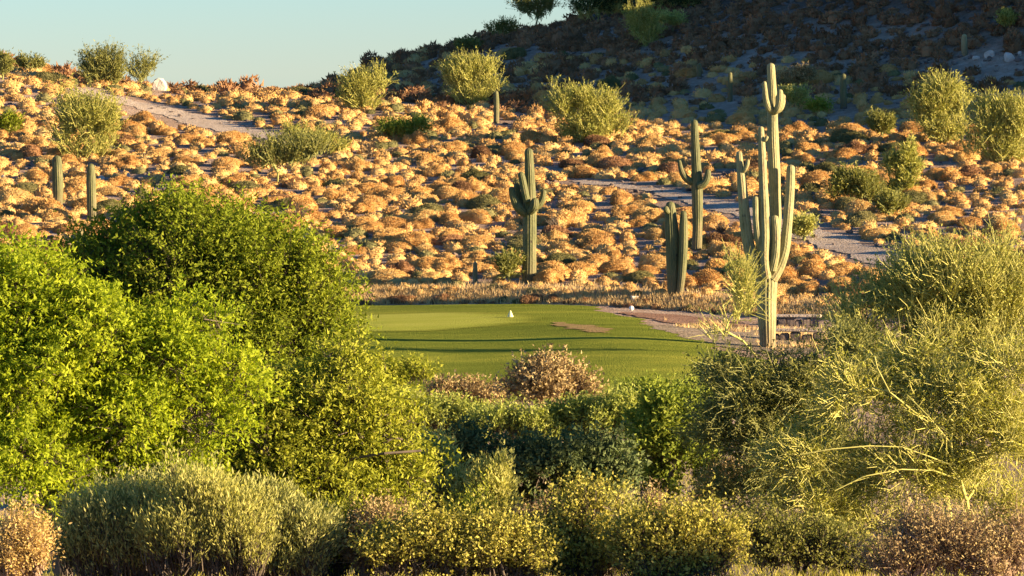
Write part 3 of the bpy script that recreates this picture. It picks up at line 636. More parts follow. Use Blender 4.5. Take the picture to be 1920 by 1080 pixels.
shrub("pale grey-green brittlebush, the left one along the bottom edge", 240, 57.7, [(200, 1010, 80, 60, 0), (290, 1000, 90, 60, 0), (160, 1050, 70, 50, 0), (250, 1060, 110, 50, 0), (240, 960, 40, 30, 0)], m_sage2, 41, n=3400, lv=9, leaf=(.075, .017), sp=.38, up=1.7, leafang=.45, outf=.45, words="the left brittlebush")
shrub("pale silvery brittlebush, the middle one along the bottom left", 400, 57.2, [(370, 970, 60, 50, 0), (430, 1000, 80, 50, 0), (350, 1030, 90, 50, 0), (450, 1050, 90, 40, 0), (390, 940, 30, 25, 0)], m_sage, 42, n=3600, lv=9, leaf=(.075, .018), sp=.40, up=1.7, leafang=.45, outf=.45, words="the silvery brittlebush")
shrub("pale yellow-green brittlebush, the right one along the bottom left", 550, 57.5, [(520, 1010, 50, 45, 0), (560, 1030, 60, 45, 0), (500, 1060, 70, 35, 0), (580, 1065, 50, 30, 0), (500, 970, 30, 30, 0)], m_sagey, 43, n=2600, lv=9, leaf=(.075, .018), sp=.36, up=1.7, leafang=.45, outf=.45, words="the yellow-green brittlebush")
shrub("dry straw-coloured bush at the bottom left corner", 50, 56.2, [(50, 1030, 40, 50, 0), (20, 1060, 50, 40, 0), (70, 1060, 30, 40, 0)], m_goldb, 44, b_dry, 1100, 8, (.05, .02), .3, 1.1, "the straw bush in the corner")
shrub("yellow creosote bush at the bottom centre beside the dry gap", 780, 57.2, [(740, 1050, 60, 40, 0), (800, 1040, 60, 45, 0), (860, 1060, 60, 40, 0), (830, 1010, 40, 30, 0)], m_creo, 45, n=1500, lv=10, leaf=(.05, .028), sp=.26, up=.8, words="the bottom centre creosote")
shrub("dry pinkish twig bush between the brittlebush and the yellow creosote", 690, 58.2, [(690, 1050, 45, 40, 0), (720, 1010, 40, 35, 0)], m_dry, 46, b_dry, 900, 9, (.05, .022), .26, .8)
shrub("tall thin creosote with dark gaps in front of the black hollow", 1080, 58.2, [(1080, 1000, 50, 60, 0), (1110, 960, 30, 40, 0), (1060, 1040, 60, 50, 0), (1160, 950, 14, 30, 0), (1100, 1060, 70, 40, 0)], m_creo, 47, n=1500, lv=9, leaf=(.05, .028), sp=.26, up=.9, words="the tall thin creosote")
shrub("golden creosote bush at the bottom, right of the tall thin creosote", 1240, 57.2, [(1200, 1030, 60, 45, 0), (1270, 1020, 60, 45, 0), (1330, 1050, 60, 45, 0), (1240, 1065, 90, 35, 0), (1350, 1020, 30, 30, 0)], m_creo, 48, n=2000, lv=10, leaf=(.05, .028), sp=.26, up=.8, words="the golden creosote")
shrub("small creosote bush of grey-brown leaves left of the tall thin creosote", 960, 57.2, [(940, 1050, 60, 40, 0), (990, 1060, 50, 35, 0), (910, 1020, 35, 30, 0)], m_creo, 49, n=1200, lv=10, leaf=(.05, .028), sp=.26, up=.8)
shrub("peach-coloured dry bush in front of the black hollow, left one", 1005, 66, [(1000, 995, 45, 22, 0), (1030, 1005, 40, 22, 0)], m_dry, 50, b_dry, 700, 10, (.05, .028), .2, .6)
shrub("peach-coloured dry bush in front of the black hollow, right one", 1210, 65, [(1200, 990, 38, 24, 0), (1240, 1000, 35, 22, 0)], m_dry, 51, b_dry, 700, 10, (.05, .028), .2, .6)
shrub("brownish grey tangled twig bush at the bottom right", 1720, 55.7, [(1700, 1050, 70, 40, 0), (1780, 1040, 70, 45, 0), (1860, 1050, 70, 45, 0), (1730, 1010, 40, 25, 0), (1910, 1030, 40, 45, 0)], m_dry, 52, b_dry, 2000, 9, (.045, .02), .28, .7, "the bottom right twig bush")
shrub("olive shrub between the golden creosote and the twig bush", 1500, 62, [(1450, 1040, 60, 45, 0), (1530, 1040, 70, 45, 0), (1600, 1060, 50, 40, 0), (1420, 1000, 40, 35, 0)], m_pvd, 53, n=1700, lv=9, leaf=(.05, .025), sp=.3, up=.6)
shrub("small brown bush in the shaded clearing left of the dark olive palo verde", 1385, 84, [(1380, 905, 35, 25, 0), (1350, 925, 30, 25, 0), (1310, 950, 18, 16, 0)], m_dry, 54, b_dry, 500, 9, (.06, .03), .2, .6)

shrub("wispy olive shrub poking up between the two yellow creosotes at the bottom centre", 885, 58.6, [(880, 1015, 34, 34, 0), (905, 990, 18, 26, 0), (860, 1040, 40, 36, 0)], m_olive, 61, n=1000, lv=9, leaf=(.05, .016), sp=.42, up=1.3, leafang=.5)
shrub("wispy grey-green shrub between the tall thin creosote and the golden creosote", 1155, 58.8, [(1150, 1020, 34, 36, 0), (1165, 990, 18, 30, 0), (1140, 1050, 46, 34, 0)], m_sage, 62, n=1000, lv=9, leaf=(.06, .016), sp=.40, up=1.4, leafang=.5)
shrub("thin olive shrub leaning out between the pale yellow-green brittlebush and the dry pinkish twig bush", 640, 58.5, [(640, 1030, 30, 34, 0), (625, 1050, 40, 30, 0), (655, 1000, 14, 24, 0)], m_olive, 63, n=900, lv=9, leaf=(.05, .016), sp=.42, up=1.2, leafang=.5)
# hillside palo verdes and bushes: (label, px of foot, py of foot, lobes, material, n, words)
HT = [
 ("pale round palo verde on the skyline left, beside the track", 190, 163, [(180, 118, 18, 18, 0), (205, 124, 20, 20, 0), (190, 148, 30, 18, 0), (168, 130, 14, 18, 0), (215, 145, 18, 16, 0)], m_pvd, 700, "the skyline palo verde"),
 ("thin see-through tree on the skyline left of the white boulder", 262, 158, [(270, 125, 20, 14, 0), (248, 132, 14, 14, 0), (285, 124, 14, 8, 0), (262, 145, 24, 12, 0)], m_pvd, 160, "the thin skyline tree"),
 ("bare thin shrub on the skyline at the far left", 60, 143, [(60, 122, 22, 10, 0), (40, 120, 12, 8, 0)], m_pvd, 180, None),
 ("small green shrub in the top left corner of the hill", 4, 150, [(5, 128, 16, 20, 0)], m_pvd, 300, None),
 ("big hazy yellow palo verde on the left slope below the track", 170, 300, [(150, 230, 70, 40, 0), (200, 250, 50, 40, 0), (120, 260, 40, 35, 0), (150, 200, 40, 25, 0), (220, 220, 30, 30, 0), (180, 285, 50, 25, 0), (160, 300, 36, 16, 0)], m_pv, 1500, "the big hazy palo verde"),
 ("dark green low bush at the left edge of the hill", 20, 255, [(18, 240, 24, 16, 0)], m_dome, 350, None),
 ("grey leafless palo verde with forked trunk on the left slope", 520, 350, [(520, 295, 40, 20, 0), (555, 290, 40, 18, 0), (490, 300, 30, 16, 0), (590, 280, 30, 14, 0)], m_pvd, 500, "the grey forked tree"),
 ("yellowish bushy tree along the lower side of the track's end", 600, 290, [(600, 265, 35, 16, 0), (560, 255, 30, 14, 0), (630, 285, 20, 14, 0)], m_pv, 500, None),
 ("round palo verde near the skyline, left of the larger one", 680, 208, [(680, 170, 32, 20, 0), (660, 180, 26, 18, 0), (705, 178, 22, 18, 0), (685, 190, 20, 14, 0)], m_pv, 800, "the round palo verde near the skyline"),
 ("wide palo verde at the shade line below the mountain", 890, 198, [(880, 145, 42, 26, 0), (850, 150, 30, 22, 0), (915, 135, 28, 20, 0), (930, 150, 20, 16, 0), (870, 170, 40, 16, 0)], m_pv, 1200, "the wide palo verde at the shade line"),
 ("spreading palo verde on the upper slope left of the slender saguaro", 1100, 268, [(1060, 200, 34, 26, 0), (1100, 200, 34, 26, 0), (1135, 205, 30, 28, 0), (1085, 235, 50, 26, 0), (1150, 235, 36, 22, 0)], m_pv, 1500, "the spreading palo verde"),
 ("sunlit palo verde high on the shaded mountain", 1210, 88, [(1205, 45, 30, 20, 0), (1225, 52, 22, 16, 0), (1190, 55, 20, 16, 0)], m_pv, 700, "the sunlit mountain palo verde"),
 ("low pale bush right of the sunlit mountain palo verde", 1262, 60, [(1258, 40, 26, 10, 0)], m_sage, 250, None),
 ("low dark green bush in the middle of the upper slope", 750, 265, [(730, 245, 30, 14, 0), (770, 240, 30, 14, 0), (750, 250, 36, 12, 0)], m_lime, 600, "the low green bush"),
 ("large airy palo verde at the shade line far right", 1770, 272, [(1750, 200, 40, 34, 0), (1790, 215, 36, 34, 0), (1730, 225, 30, 30, 0), (1760, 245, 40, 24, 0), (1760, 180, 30, 18, 0)], m_pv, 1500, "the airy palo verde"),
 ("palo verde at the right edge on the shade line", 1885, 308, [(1880, 225, 36, 34, 0), (1910, 240, 34, 40, 0), (1850, 250, 28, 30, 0), (1885, 275, 40, 26, 0), (1825, 275, 26, 18, 0)], m_pv, 1500, "the right edge palo verde"),
 ("dark rounded bush on the right slope above the track", 1600, 388, [(1600, 350, 40, 28, 0), (1575, 360, 28, 24, 0), (1630, 360, 26, 24, 0)], m_pvd, 900, "the dark rounded bush"),
 ("pale palo verde right of the dark rounded bush", 1690, 372, [(1690, 305, 30, 26, 0), (1665, 320, 22, 22, 0), (1710, 325, 22, 24, 0), (1690, 345, 30, 22, 0)], m_pv, 1000, "the pale palo verde on the right slope"),
 ("dark olive bush below the pale palo verde on the right slope", 1672, 410, [(1672, 388, 24, 18, 0)], m_pvd, 350, None),
 ("yellow-green bush under the orange boulder-shaped bush in shade", 1495, 208, [(1490, 185, 24, 14, 0)], m_sage, 280, None),
 ("grey-green round bush on the track's lower edge right of the tallest saguaro", 1505, 452, [(1505, 432, 24, 16, 0)], m_sage, 350, None),
 ("dark green bush at the foot of the cluster-armed saguaro, left side", 962, 532, [(955, 505, 26, 22, 0)], m_pvd, 260, None),
 ("small green cactus-like bush on the dark mountain's upper right", 1890, 58, [(1888, 42, 14, 12, 0), (1880, 36, 8, 8, 0)], m_pv, 200, None),
 ("green shrub in half shade left of the airy palo verde", 1655, 262, [(1650, 240, 28, 18, 0)], m_pvd, 350, None),
 ("low green plant in shade beside the dark saguaro", 1535, 215, [(1535, 205, 22, 8, 0)], m_lime, 200, None),
 ("dark grey tree on the skyline where the mountain begins", 1000, 40, [(990, 12, 26, 16, 0), (1030, 8, 26, 14, 0), (1010, 26, 26, 12, 0)], m_pvd, 420, "the dark skyline tree"),
 ("dark green dense tree at the top edge of the mountain", 1120, 45, [(1100, 15, 36, 22, 0), (1150, 10, 40, 22, 0)], m_deep, 1000, "the dark dense mountain tree"),
 ("dark bushy tree right of the dense one at the top edge", 1260, 25, [(1240, 2, 40, 16, 0), (1290, 5, 36, 16, 0)], m_deep, 700, None),
 ("thin dark shrub on the mountain's left skyline", 940, 78, [(935, 58, 20, 12, 0), (955, 52, 16, 12, 0)], m_pvd, 220, None),
 ("low dark shrub where the mountain meets the skyline", 870, 104, [(868, 90, 18, 9, 0), (890, 88, 14, 8, 0)], m_pvd, 220, None),
 ("orange boulder-shaped bush lit alone on the shaded mountain", 1497, 172, [(1505, 148, 24, 14, 0), (1485, 154, 22, 10, 0), (1470, 158, 16, 8, 0)], m_dry, 700, "the lone lit orange bush"),
]
rh = random.Random(5)
for i, (lab, x, y, lb, mt, n, wd) in enumerate(HT):
    b = place(x, y)
    if n >= 500 and mt is m_pv:
        x0, x1 = min(l[0] - l[2] for l in lb), max(l[0] + l[2] for l in lb); y0, y1 = min(l[1] - l[3] for l in lb), max(l[1] + l[3] for l in lb)
        lb = [(a + rh.uniform(-9, 9), c + rh.uniform(-7, 9), p_ * rh.uniform(.45, 1), q_ * rh.uniform(.5, 1), d_) for a, c, p_, q_, d_ in lb]; n = int(n * .75)
        lb += [(rh.uniform(x0 + 8, x1 - 8), rh.uniform(y0, y0 + (y1 - y0) * .45), rh.uniform(6, 10), rh.uniform(12, 20), 0) for _ in range(5)]
        wd_ = (x1 - x0) * .28; lb += [(x + rh.uniform(-.4, .4) * wd_, y - 16, wd_, 16, 0), (x + rh.uniform(-.6, .6) * wd_, y - 8, wd_ * .8, 9, 0)]
    bush = any(q in lab for q in ('bush', 'shrub', 'plant'))
    pal = mt in (m_pv, m_pvd)
    plant("desert_shrub" if bush else "palo_verde_tree" if 'palo' in lab else "desert_tree", lab, "shrub" if bush else "tree", b, lb, mt, b_pvd if mt is not m_dry else b_dry, 100 + i,
          n_spray=n, leaves=8, tri=True, leaf=(.14, .06), spray=.8 if not bush else .4, up=1.05, nsub=11, att=44, leafang=.7, trunk_r=.06, tip=.016, words=wd, tw=.012, sub=(.18, .34), shell=.5,
          strand=pal, bend=.12, twmat=b_pvd if mt is m_pvd else b_pv, trunk="stems" if bush else "trunk", crown="foliage" if bush else "crown")

for q, (x, y, lab) in enumerate([(693, 300, "small bare dead shrub with dark forked stems, mid-slope below the low green bush"), (1045, 440, "bare dead shrub right of the cluster-armed saguaro's trunk"),
                                 (560, 425, "bare dead shrub above the large rounded tree's right shoulder"), (1352, 452, "bare dead shrub between the slender saguaro and the tallest one")]):
    b = place(x, y)
    plant("dead_shrub", lab, "shrub", b, [(x, y - 16, 16, 13, 0)], m_dry, b_grey, 300 + q, n_spray=70, leaves=0, spray=.35, up=.8, nsub=5, att=30, trunk_r=.03, tip=.010, tw=.008, strand=True, twmat=b_grey, trunk="stems", crown="twigs")

# ---- rocks -------------------------------------------------------------------
m_white, *_ = ground_like("white_rock", [(.3, (.42, .36, .30)), (.6, (.6, .54, .47))], 3, .05, 10)
m_rock, *_ = ground_like("brown_rock", [(.3, (.09, .07, .06)), (.6, (.24, .19, .16))], 2, .05, 10)
def rock_mesh(seed, n=2, sq=(1, .8, .7), mat=None):
    r_ = np.random.default_rng(seed); import bmesh
    bm = bmesh.new(); bmesh.ops.create_icosphere(bm, subdivisions=n, radius=1)
    pl_ = [(unit(r_.normal(size=3)), r_.uniform(.55, .9)) for _ in range(9)]
    for v in bm.verts:
        p = np.array(v.co)
        for nn, dd in pl_:
            e = p @ nn - dd
            if e > 0: p = p - nn * e
        p = p * np.array(sq) * (1 + .05 * r_.normal()); v.co = p
    me = bpy.data.meshes.new("rock"); bm.to_mesh(me); bm.free(); me.materials.append(mat or m_rock); return me
for lab, x, y, w_, h_, mt, sd in [
    ("white boulder on the skyline beside the thin tree", 298, 163, 17, 18, m_white, 1),
    ("largest pale rock lit on the dark mountain at the right edge", 1892, 112, 13, 11, m_white, 2),
    ("pale pink rock left of the largest pale rock on the dark mountain", 1855, 108, 11, 10, m_white, 3),
    ("narrow tilted pale rock on the dark mountain", 1830, 112, 9, 5, m_white, 4),
    ("small pale rock at the far right edge of the dark mountain", 1912, 104, 6, 6, m_white, 5),
    ("dull grey rock under the short mountain saguaro", 1801, 108, 7, 4, m_rock, 6),
    ("small white stone right of the right armless saguaro", 190, 338, 7, 6, m_white, 7),
    ("upright white stone on the left slope, second right of the armless saguaros", 240, 336, 5, 8, m_white, 8),
    ("small white stone beside the left edge of the slope", 6, 336, 5, 6, m_white, 9),
    ("pale round stone on the bank left of the green's corner", 152, 212, 5, 5, m_white, 10)]:
    b = place(x, y); sc = b[1] / F
    CLR.append((b[0], b[1], .9 if sd == 1 else .35))
    link("rock", rock_mesh(sd, 2, (1, .9, h_ / w_ * 1.1), mt), loc=b + [0, 0, h_ * sc * .3], label=lab, cat="rock", sc=(w_ * sc,) * 3, rz=sd)
    if sd < 3: LAND.append((x, y, "the white boulder" if sd == 1 else "the pale mountain rocks"))

# ---- things round the green ----------------------------------------------------
import bmesh
def lathe(prof, mat, k=20, name="body"):
    V = []; n = len(prof); t = np.arange(k) * 2 * np.pi / k
    for r0, z0 in prof: V.append(np.stack([np.cos(t) * r0, np.sin(t) * r0, np.full(k, z0)], -1))
    vi = np.arange(n * k).reshape(n, k); vj = np.roll(vi, -1, 1)
    return mesh_np(name, np.array(V), np.stack([vi[:-1], vj[:-1], vj[1:], vi[1:]], -1).reshape(-1, 4), None, [mat], None, True)
def plain(name, c, rough=.5):
    m, N, L, out = new_mat(name); g = N.new("ShaderNodeNewGeometry"); nz = noise(N, L, g.outputs['Position'], 20, 3)
    p = N.new("ShaderNodeBsdfPrincipled"); p.inputs['Roughness'].default_value = rough
    L.new(mixc(N, L, nz.outputs[0], tuple(x * .85 for x in c), c), p.inputs['Base Color']); L.new(p.outputs[0], out.inputs[0]); return m
m_wp = plain("white_paint", (.8, .78, .7)); m_yp = plain("pale_yellow_cloth", (.75, .72, .35)); m_cr = plain("cream_box", (.7, .6, .45))
b = place(957, 597); LAND += [(957, 597, "the yellow marker"), (1184, 583, "the white round marker"), (760, 575, "the green's left corner"), (1080, 615, "the dirt patch"), (1000, 700, "the foot of the green")]
t = link("golf_hole_marker", None, loc=b, label="small pale yellow marker standing on the putting green", cat="marker")
link("stake", lathe([(.012, -.1), (.012, .12), (.001, .14)], m_wp, 10, "stake"), parent=t)
link("marker_cone", lathe([(.11, .05), (.10, .09), (.05, .2), (.02, .27), (.001, .29)], m_yp, 16, "cone"), parent=t)
b = place(1184, 583)
t = link("tee_marker", None, loc=b, label="small round white marker at the red gravel's far edge", cat="marker")
link("ball", lathe([(.001, .0), (.05, .015), (.085, .06), (.095, .10), (.08, .15), (.045, .185), (.001, .195)], m_wp, 20, "ball"), parent=t)
link("spike", lathe([(.015, -.12), (.015, .03), (.001, .04)], m_cr, 8, "spike"), parent=t)
def boxm(x0, x1, y0, y1, z0, z1, mat, bev=.02, name="box", jit=0, seed=0):
    bm = bmesh.new(); bmesh.ops.create_cube(bm, size=1)
    for v in bm.verts: v.co = ((x0 + x1) / 2 + v.co.x * (x1 - x0), (y0 + y1) / 2 + v.co.y * (y1 - y0), (z0 + z1) / 2 + v.co.z * (z1 - z0))
    r_ = random.Random(seed)
    for v in bm.verts: v.co += Vector((r_.uniform(-jit, jit), r_.uniform(-jit, jit), r_.uniform(-jit, jit)))
    if bev: bmesh.ops.bevel(bm, geom=bm.edges[:], offset=bev, segments=2, affect='EDGES')
    me = bpy.data.meshes.new(name); bm.to_mesh(me); bm.free(); me.materials.append(mat); return me
b = place(1190, 566)
t = link("utility_box", None, loc=b, label="small cream utility box on the bank behind the red gravel", cat="box", rz=.3)
link("housing", boxm(-.13, .13, -.10, .10, -.1, .14, m_cr), parent=t)
link("lid", boxm(-.135, .135, -.105, .105, .143, .165, m_wp, .01), parent=t)
b = place(1738, 545)
t = link("dead_snag", None, loc=b, label="thin bleached bare snag standing behind the upright palo verde", cat="snag")
mb = MB(); Pp = np.array([(0, 0, -.1), (.05, 0, .5), (-.02, .02, 1.0), (.02, 0, 1.3), (-.12, 0, 1.6)]); 
V, Qd = tubes(Pp[:-1], Pp[1:], np.array([.06, .055, .045, .04]), np.array([.055, .045, .04, .02]), 8); mb.add(V, Qd)
link("stem", mb.mesh("stem", [m_wp], True), parent=t)
mb = MB(); V, Qd = tubes(np.array([[0., 0, 1.1]]), np.array([[.16, .05, 1.45]]), np.array([.03]), np.array([.012]), 6); mb.add(V, Qd)
link("side_branch", mb.mesh("side_branch", [m_wp], True), parent=t)
# low stone ledges right of the tallest saguaro
m_slab = m_rock
for q, (x, y, n, lab) in enumerate([(1490, 612, 6, "low dry-laid stone ledge right of the tallest saguaro, upper of two"), (1492, 640, 5, "low dry-laid stone ledge right of the tallest saguaro, lower of two")]):
    b = place(x, y); t = link("stone_ledge", None, loc=b, label=lab, cat="wall", rz=-.12)
    for k in range(n):
        w0 = -.9 + k * 1.8 / n
        link("stone", boxm(w0 + .02, w0 + 1.8 / n - .02, -.2, .25, -.2, .22 + .05 * ((k * 7) % 3), m_slab, .03, "stone", .03, k + q * 10), parent=t)
    link("coping", boxm(-1.0, .95, -.3, .3, .33, .41, gravel, .02, "coping", .015, q), parent=t)

# ---- bursage and the rest of the hillside cover -----------------------------------
RO = [(.0, (.37, .22, .085)), (.25, (.53, .32, .12)), (.5, (.62, .395, .145)), (.72, (.68, .46, .18)), (.88, (.61, .45, .19)), (1.0, (.47, .38, .17))]
m_burs = foliage_mat("bursage_twigs", RO, .22, .7, 2.2, (1, .8, .5), perobj=True)
m_core = bark_mat("bursage_core", (.12, .06, .03), (.22, .12, .06))
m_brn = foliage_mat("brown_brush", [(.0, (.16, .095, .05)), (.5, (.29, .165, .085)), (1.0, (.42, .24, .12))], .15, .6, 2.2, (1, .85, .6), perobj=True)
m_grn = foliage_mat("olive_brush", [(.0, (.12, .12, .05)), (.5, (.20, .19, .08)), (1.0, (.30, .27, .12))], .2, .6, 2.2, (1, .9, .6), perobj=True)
def ball(seed, n, ls, h=.62, lump=.22, core=True):
    """one rounded twiggy dome of unit radius; returns leaf triangles and an inner body"""
    r_ = np.random.default_rng(seed)
    lob = rdir(7, r_); lob[:, 2] = np.abs(lob[:, 2]) * .8; la = r_.uniform(.3, 1, 7)
    def rad(u): return 1 - lump + lump * np.max(np.clip(u @ lob.T, 0, 1) ** 4 * la, axis=1) * 1.3
    u = rdir(n, r_); u[:, 2] = np.abs(u[:, 2]) * 1.1 - .08; u = unit(u)
    rr_ = rad(u) * (r_.uniform(.84, 1.0, n) + .07 * r_.random(n) ** 4)
    P = u * rr_[:, None]; P[:, 2] = np.maximum(P[:, 2], -.02) * h / .8
    D = unit(u * .9 + rdir(n, r_) * .75 + np.array([0, 0, .25]))
    V, T_ = tris(P - D * ls * .3, D, ls * r_.uniform(.6, 1.3, n), ls * .55 * r_.uniform(.6, 1.3, n), r_)
    k = 20 if core else 9; th = np.linspace(0, 2 * np.pi, k, endpoint=False); ph = np.linspace(-.12, 1.5, 11 if core else 4)
    U = np.array([[math.cos(a) * math.cos(p), math.sin(a) * math.cos(p), math.sin(p)] for p in ph for a in th])
    C = U * rad(U)[:, None] * .89 * (1 + r_.normal(size=(len(U), 1)) * (.045 if core else .02)); C[:, 2] *= h / .8
    vi = np.arange(len(ph) * k).reshape(len(ph), k); vj = np.roll(vi, -1, 1)
    Qc = np.stack([vi[:-1], vj[:-1], vj[1:], vi[1:]], -1).reshape(-1, 4)
    return V, T_, C, Qc
VAR = []
for s in range(8):
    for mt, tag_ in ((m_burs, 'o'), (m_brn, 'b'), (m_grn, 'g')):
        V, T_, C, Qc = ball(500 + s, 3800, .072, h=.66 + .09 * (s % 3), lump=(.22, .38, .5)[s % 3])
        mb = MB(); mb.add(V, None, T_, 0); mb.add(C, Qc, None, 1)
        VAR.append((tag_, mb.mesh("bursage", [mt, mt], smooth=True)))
LOWM = [ball(700 + s, 120, .31, h=.8 + .1 * (s % 3), lump=.4, core=False) for s in range(6)]
LOW = [ball(600 + s, 140, .18, h=.66 + .09 * (s % 3), lump=(.22, .38, .5)[s % 3], core=False) for s in range(6)]
# keep-clear areas: path and green
PATHS = []
for o in S.objects:
    if o.name.startswith("path"):
        co = np.zeros(len(o.data.vertices) * 3); o.data.vertices.foreach_get('co', co); PATHS.append(co.reshape(-1, 3)[:, :2])
PV_ = np.concatenate(PATHS)
def on_path(x, y, r): return np.min((PV_[:, 0] - x) ** 2 + (PV_[:, 1] - y) ** 2) < (r + .15) ** 2
rb = np.random.default_rng(3)
pts = []; cell = {}
def try_add(x, y, r, over=.80):
    k = (int(x // 2), int(y // 2))
    for a in (-1, 0, 1):
        for b_ in (-1, 0, 1):
            for (x2, y2, r2) in cell.get((k[0] + a, k[1] + b_), ()):
                if (x - x2) ** 2 + (y - y2) ** 2 < (over * (r + r2)) ** 2: return False
    cell.setdefault(k, []).append((x, y, r)); return True
NB = 26000
cx = rb.uniform(-1, 1, NB); cy = rb.uniform(0, 1, NB); 
clump = None
for i in range(NB):
    y = 146 + cy[i] * 172; x = cx[i] * (.125 * y + 2)
    be = float(back_edge(x))
    if y < be + 1.1: continue
    mtn = float(hz(x, y)) > .75 + .09 * min(max(y - be - 1, 0), 90) + 1.6
    if (x > 1 and y < 158 and x < 7.5 and y < be + 3): continue
    dn = float(fbm(np.array([x / 5.]), np.array([y / 5.]), 2, 77)[0])
    if dn < -.45 and not mtn: continue
    r = .36 + .50 * rb.random() ** 1.3 if not mtn else rb.uniform(.25, .75)
    if rb.random() < .12: r *= 1.25
    if y < be + 3.6: r = min(r, .24 + .07 * (y - be))
    if any(abs(x - cx_ * y / cy_) < r + cw_ * .3 and cy_ - 3.5 * cw_ / .5 < y < cy_ + .6 for cx_, cy_, cw_ in CLR): continue
    if on_path(x, y, r * .8 + .1) or on_path(x, y + 1.3, r * .7) or (on_path(x, y + 2.3, r * .4) and r > .6): continue
    if not try_add(x, y, r, .69 if not mtn else .64): continue
    pts.append((x, y, r, mtn))
pts = np.array(pts, float)
# which show in the picture, and how large
X, Yv, RR, MT_ = pts.T; Zv = hz(X, Yv)
sx = 960 + X / Yv * F; sy = 540 - F * np.tan(np.arctan((Zv + RR * .4 - CAMZ) / Yv) + PITCH)
inv = (sx > -15) & (sx < 1935) & (sy > -10)
# hidden behind the near trees
hid = ((sx < 690) & (sy > 380 + np.abs(sx - 380) * .35)) | ((sx > 1560) & (sy > 560))
size = RR / Yv * F
score = np.where(inv & ~hid & (MT_ < .5), size, 0)
order = np.argsort(-score)[:300]
chosen = set(order.tolist())
print("BUSHES", len(pts), "in view", int(inv.sum()), "chosen min size", score[order[-1]])
LANDA = np.array([(l[0], l[1]) for l in LAND])
def direction(dx, dy):
    a = math.degrees(math.atan2(-dy, dx)) % 360
    return ["right of", "up and right of", "above", "up and left of", "left of", "down and left of", "below", "down and right of"][int(((a + 22.5) % 360) // 45)]
ORD = ["first", "second", "third", "fourth", "fifth", "sixth", "seventh", "eighth", "ninth", "tenth", "eleventh", "twelfth"] + [a + b for a in ("thir", "four", "fif", "six", "seven", "eigh", "nine") for b in ("teenth",)] + ["twentieth"] + ["twenty-" + a for a in ("first", "second", "third", "fourth", "fifth", "sixth", "seventh", "eighth", "ninth")]
sect = {}
info = {}
for i in order:
    x, y, r, mtn = pts[i]
    h_ = rb.random(); kind = 'o' if h_ < .86 else ('g' if h_ < .94 else 'b')
    if y < float(back_edge(x)) + 1.8 and h_ > .6: kind = 'b'
    d = np.hypot(LANDA[:, 0] - sx[i], (LANDA[:, 1] - sy[i]) * 1.3); k = int(np.argmin(d))
    key = (k, direction(sx[i] - LANDA[k, 0], sy[i] - LANDA[k, 1]), kind)
    sect.setdefault(key, []).append((d[k], i)); info[i] = (kind, key)
CW = {'o': 'rounded orange bursage bush', 'g': 'olive bursage bush', 'b': 'dull brown bursage bush', 'e': 'dark edging shrub'}
lab_of = {}
def write_labels():
    for key, lst in sect.items():
        lst.sort()
        for n_, (dd, i) in enumerate(lst):
            o_ = "nearest " if n_ == 0 and len(lst) > 1 else "" if len(lst) == 1 else (ORD[n_] + " " if n_ < 30 else "outermost ")
            w_ = f"{o_}{CW[key[2]]} {key[1]} {LAND[key[0]][2]}"
            if len(w_.split()) > 16: w_ = w_.replace("rounded ", "").replace("bursage bush", "bush")
            lab_of[i] = w_
write_labels(); sect_done = set(sect)
for i in order:
    kind, key = info[i]; x, y, r, mtn = pts[i]
    vs = [m for t_, m in VAR if t_ == kind]; me = vs[rb.integers(len(vs))]
    # lean the dome with the slope so that it sits on the ground
    link("bursage_bush", me, loc=(x, y, float(hz(x, y)) - .05 * r), rz=rb.uniform(0, 6.28), sc=(r * rb.uniform(.85, 1.3), r * rb.uniform(.85, 1.2), r * rb.uniform(.75, 1.15)),
         label=lab_of[i], cat="shrub", group="bursage bushes covering the hillside")
# every other bush: one mass
def mass(name, sel, mat, core, label):
    mb = MB()
    src_ = LOWM if 'mountain' in name else LOW
    for i in sel:
        x, y, r, mtn = pts[i]; V, T_, C, Qc = src_[rb.integers(6)]
        if src_ is LOWM: C = C * .85; r = r * rb.choice([.5, .8, 1.1, 1.5], p=[.12, .3, .4, .18])
        a = rb.uniform(0, 6.28); c, s_ = math.cos(a) * r, math.sin(a) * r; hh = r * rb.uniform(.75, 1.15)
        ax_ = rb.uniform(.75, 1.3); M = np.array([[c * ax_, -s_, 0], [s_ * ax_, c, 0], [0, 0, hh]]); off = np.array([x, y, float(hz(x, y)) - .05 * r]); t_ = rb.random()
        mb.add(V @ M.T + off, None, T_, 0, t_); mb.add(C @ M.T + off, Qc, None, 1, t_)
    link(name, mb.mesh(name, [mat, core or mat], smooth=True, attr=True), kind='stuff', label=label, cat="shrubs")
hid2 = ((sx < 620) & (sy > 450 + np.abs(sx - 380) * .4)) | ((sx > 1640) & (sy > 640))
rest = [i for i in range(len(pts)) if i not in chosen and inv[i] and not hid2[i]]
dk = [bool(MT_[i] >= .5 or (Yv[i] > 236 - .55 * X[i] and rb.random() < .55)) for i in rest]  # past the shadow edge many bushes take a browner colour standing for shade
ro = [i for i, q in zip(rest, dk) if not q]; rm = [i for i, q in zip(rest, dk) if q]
mass("bursage_brush", [i for i in ro if i % 10 < 9], m_burs, None, "smaller orange bursage brush filling the sunlit hillside")
mass("olive_brush", [i for i in ro if i % 10 >= 9], m_grn, None, "thin olive brush scattered between the orange bushes")
rm_ = None #("dark_core", (.05, .04, .03), (.09, .07, .05))
mass("mountain_brush", rm, m_brn, rm_, "brown brush covering the shaded mountain flank")
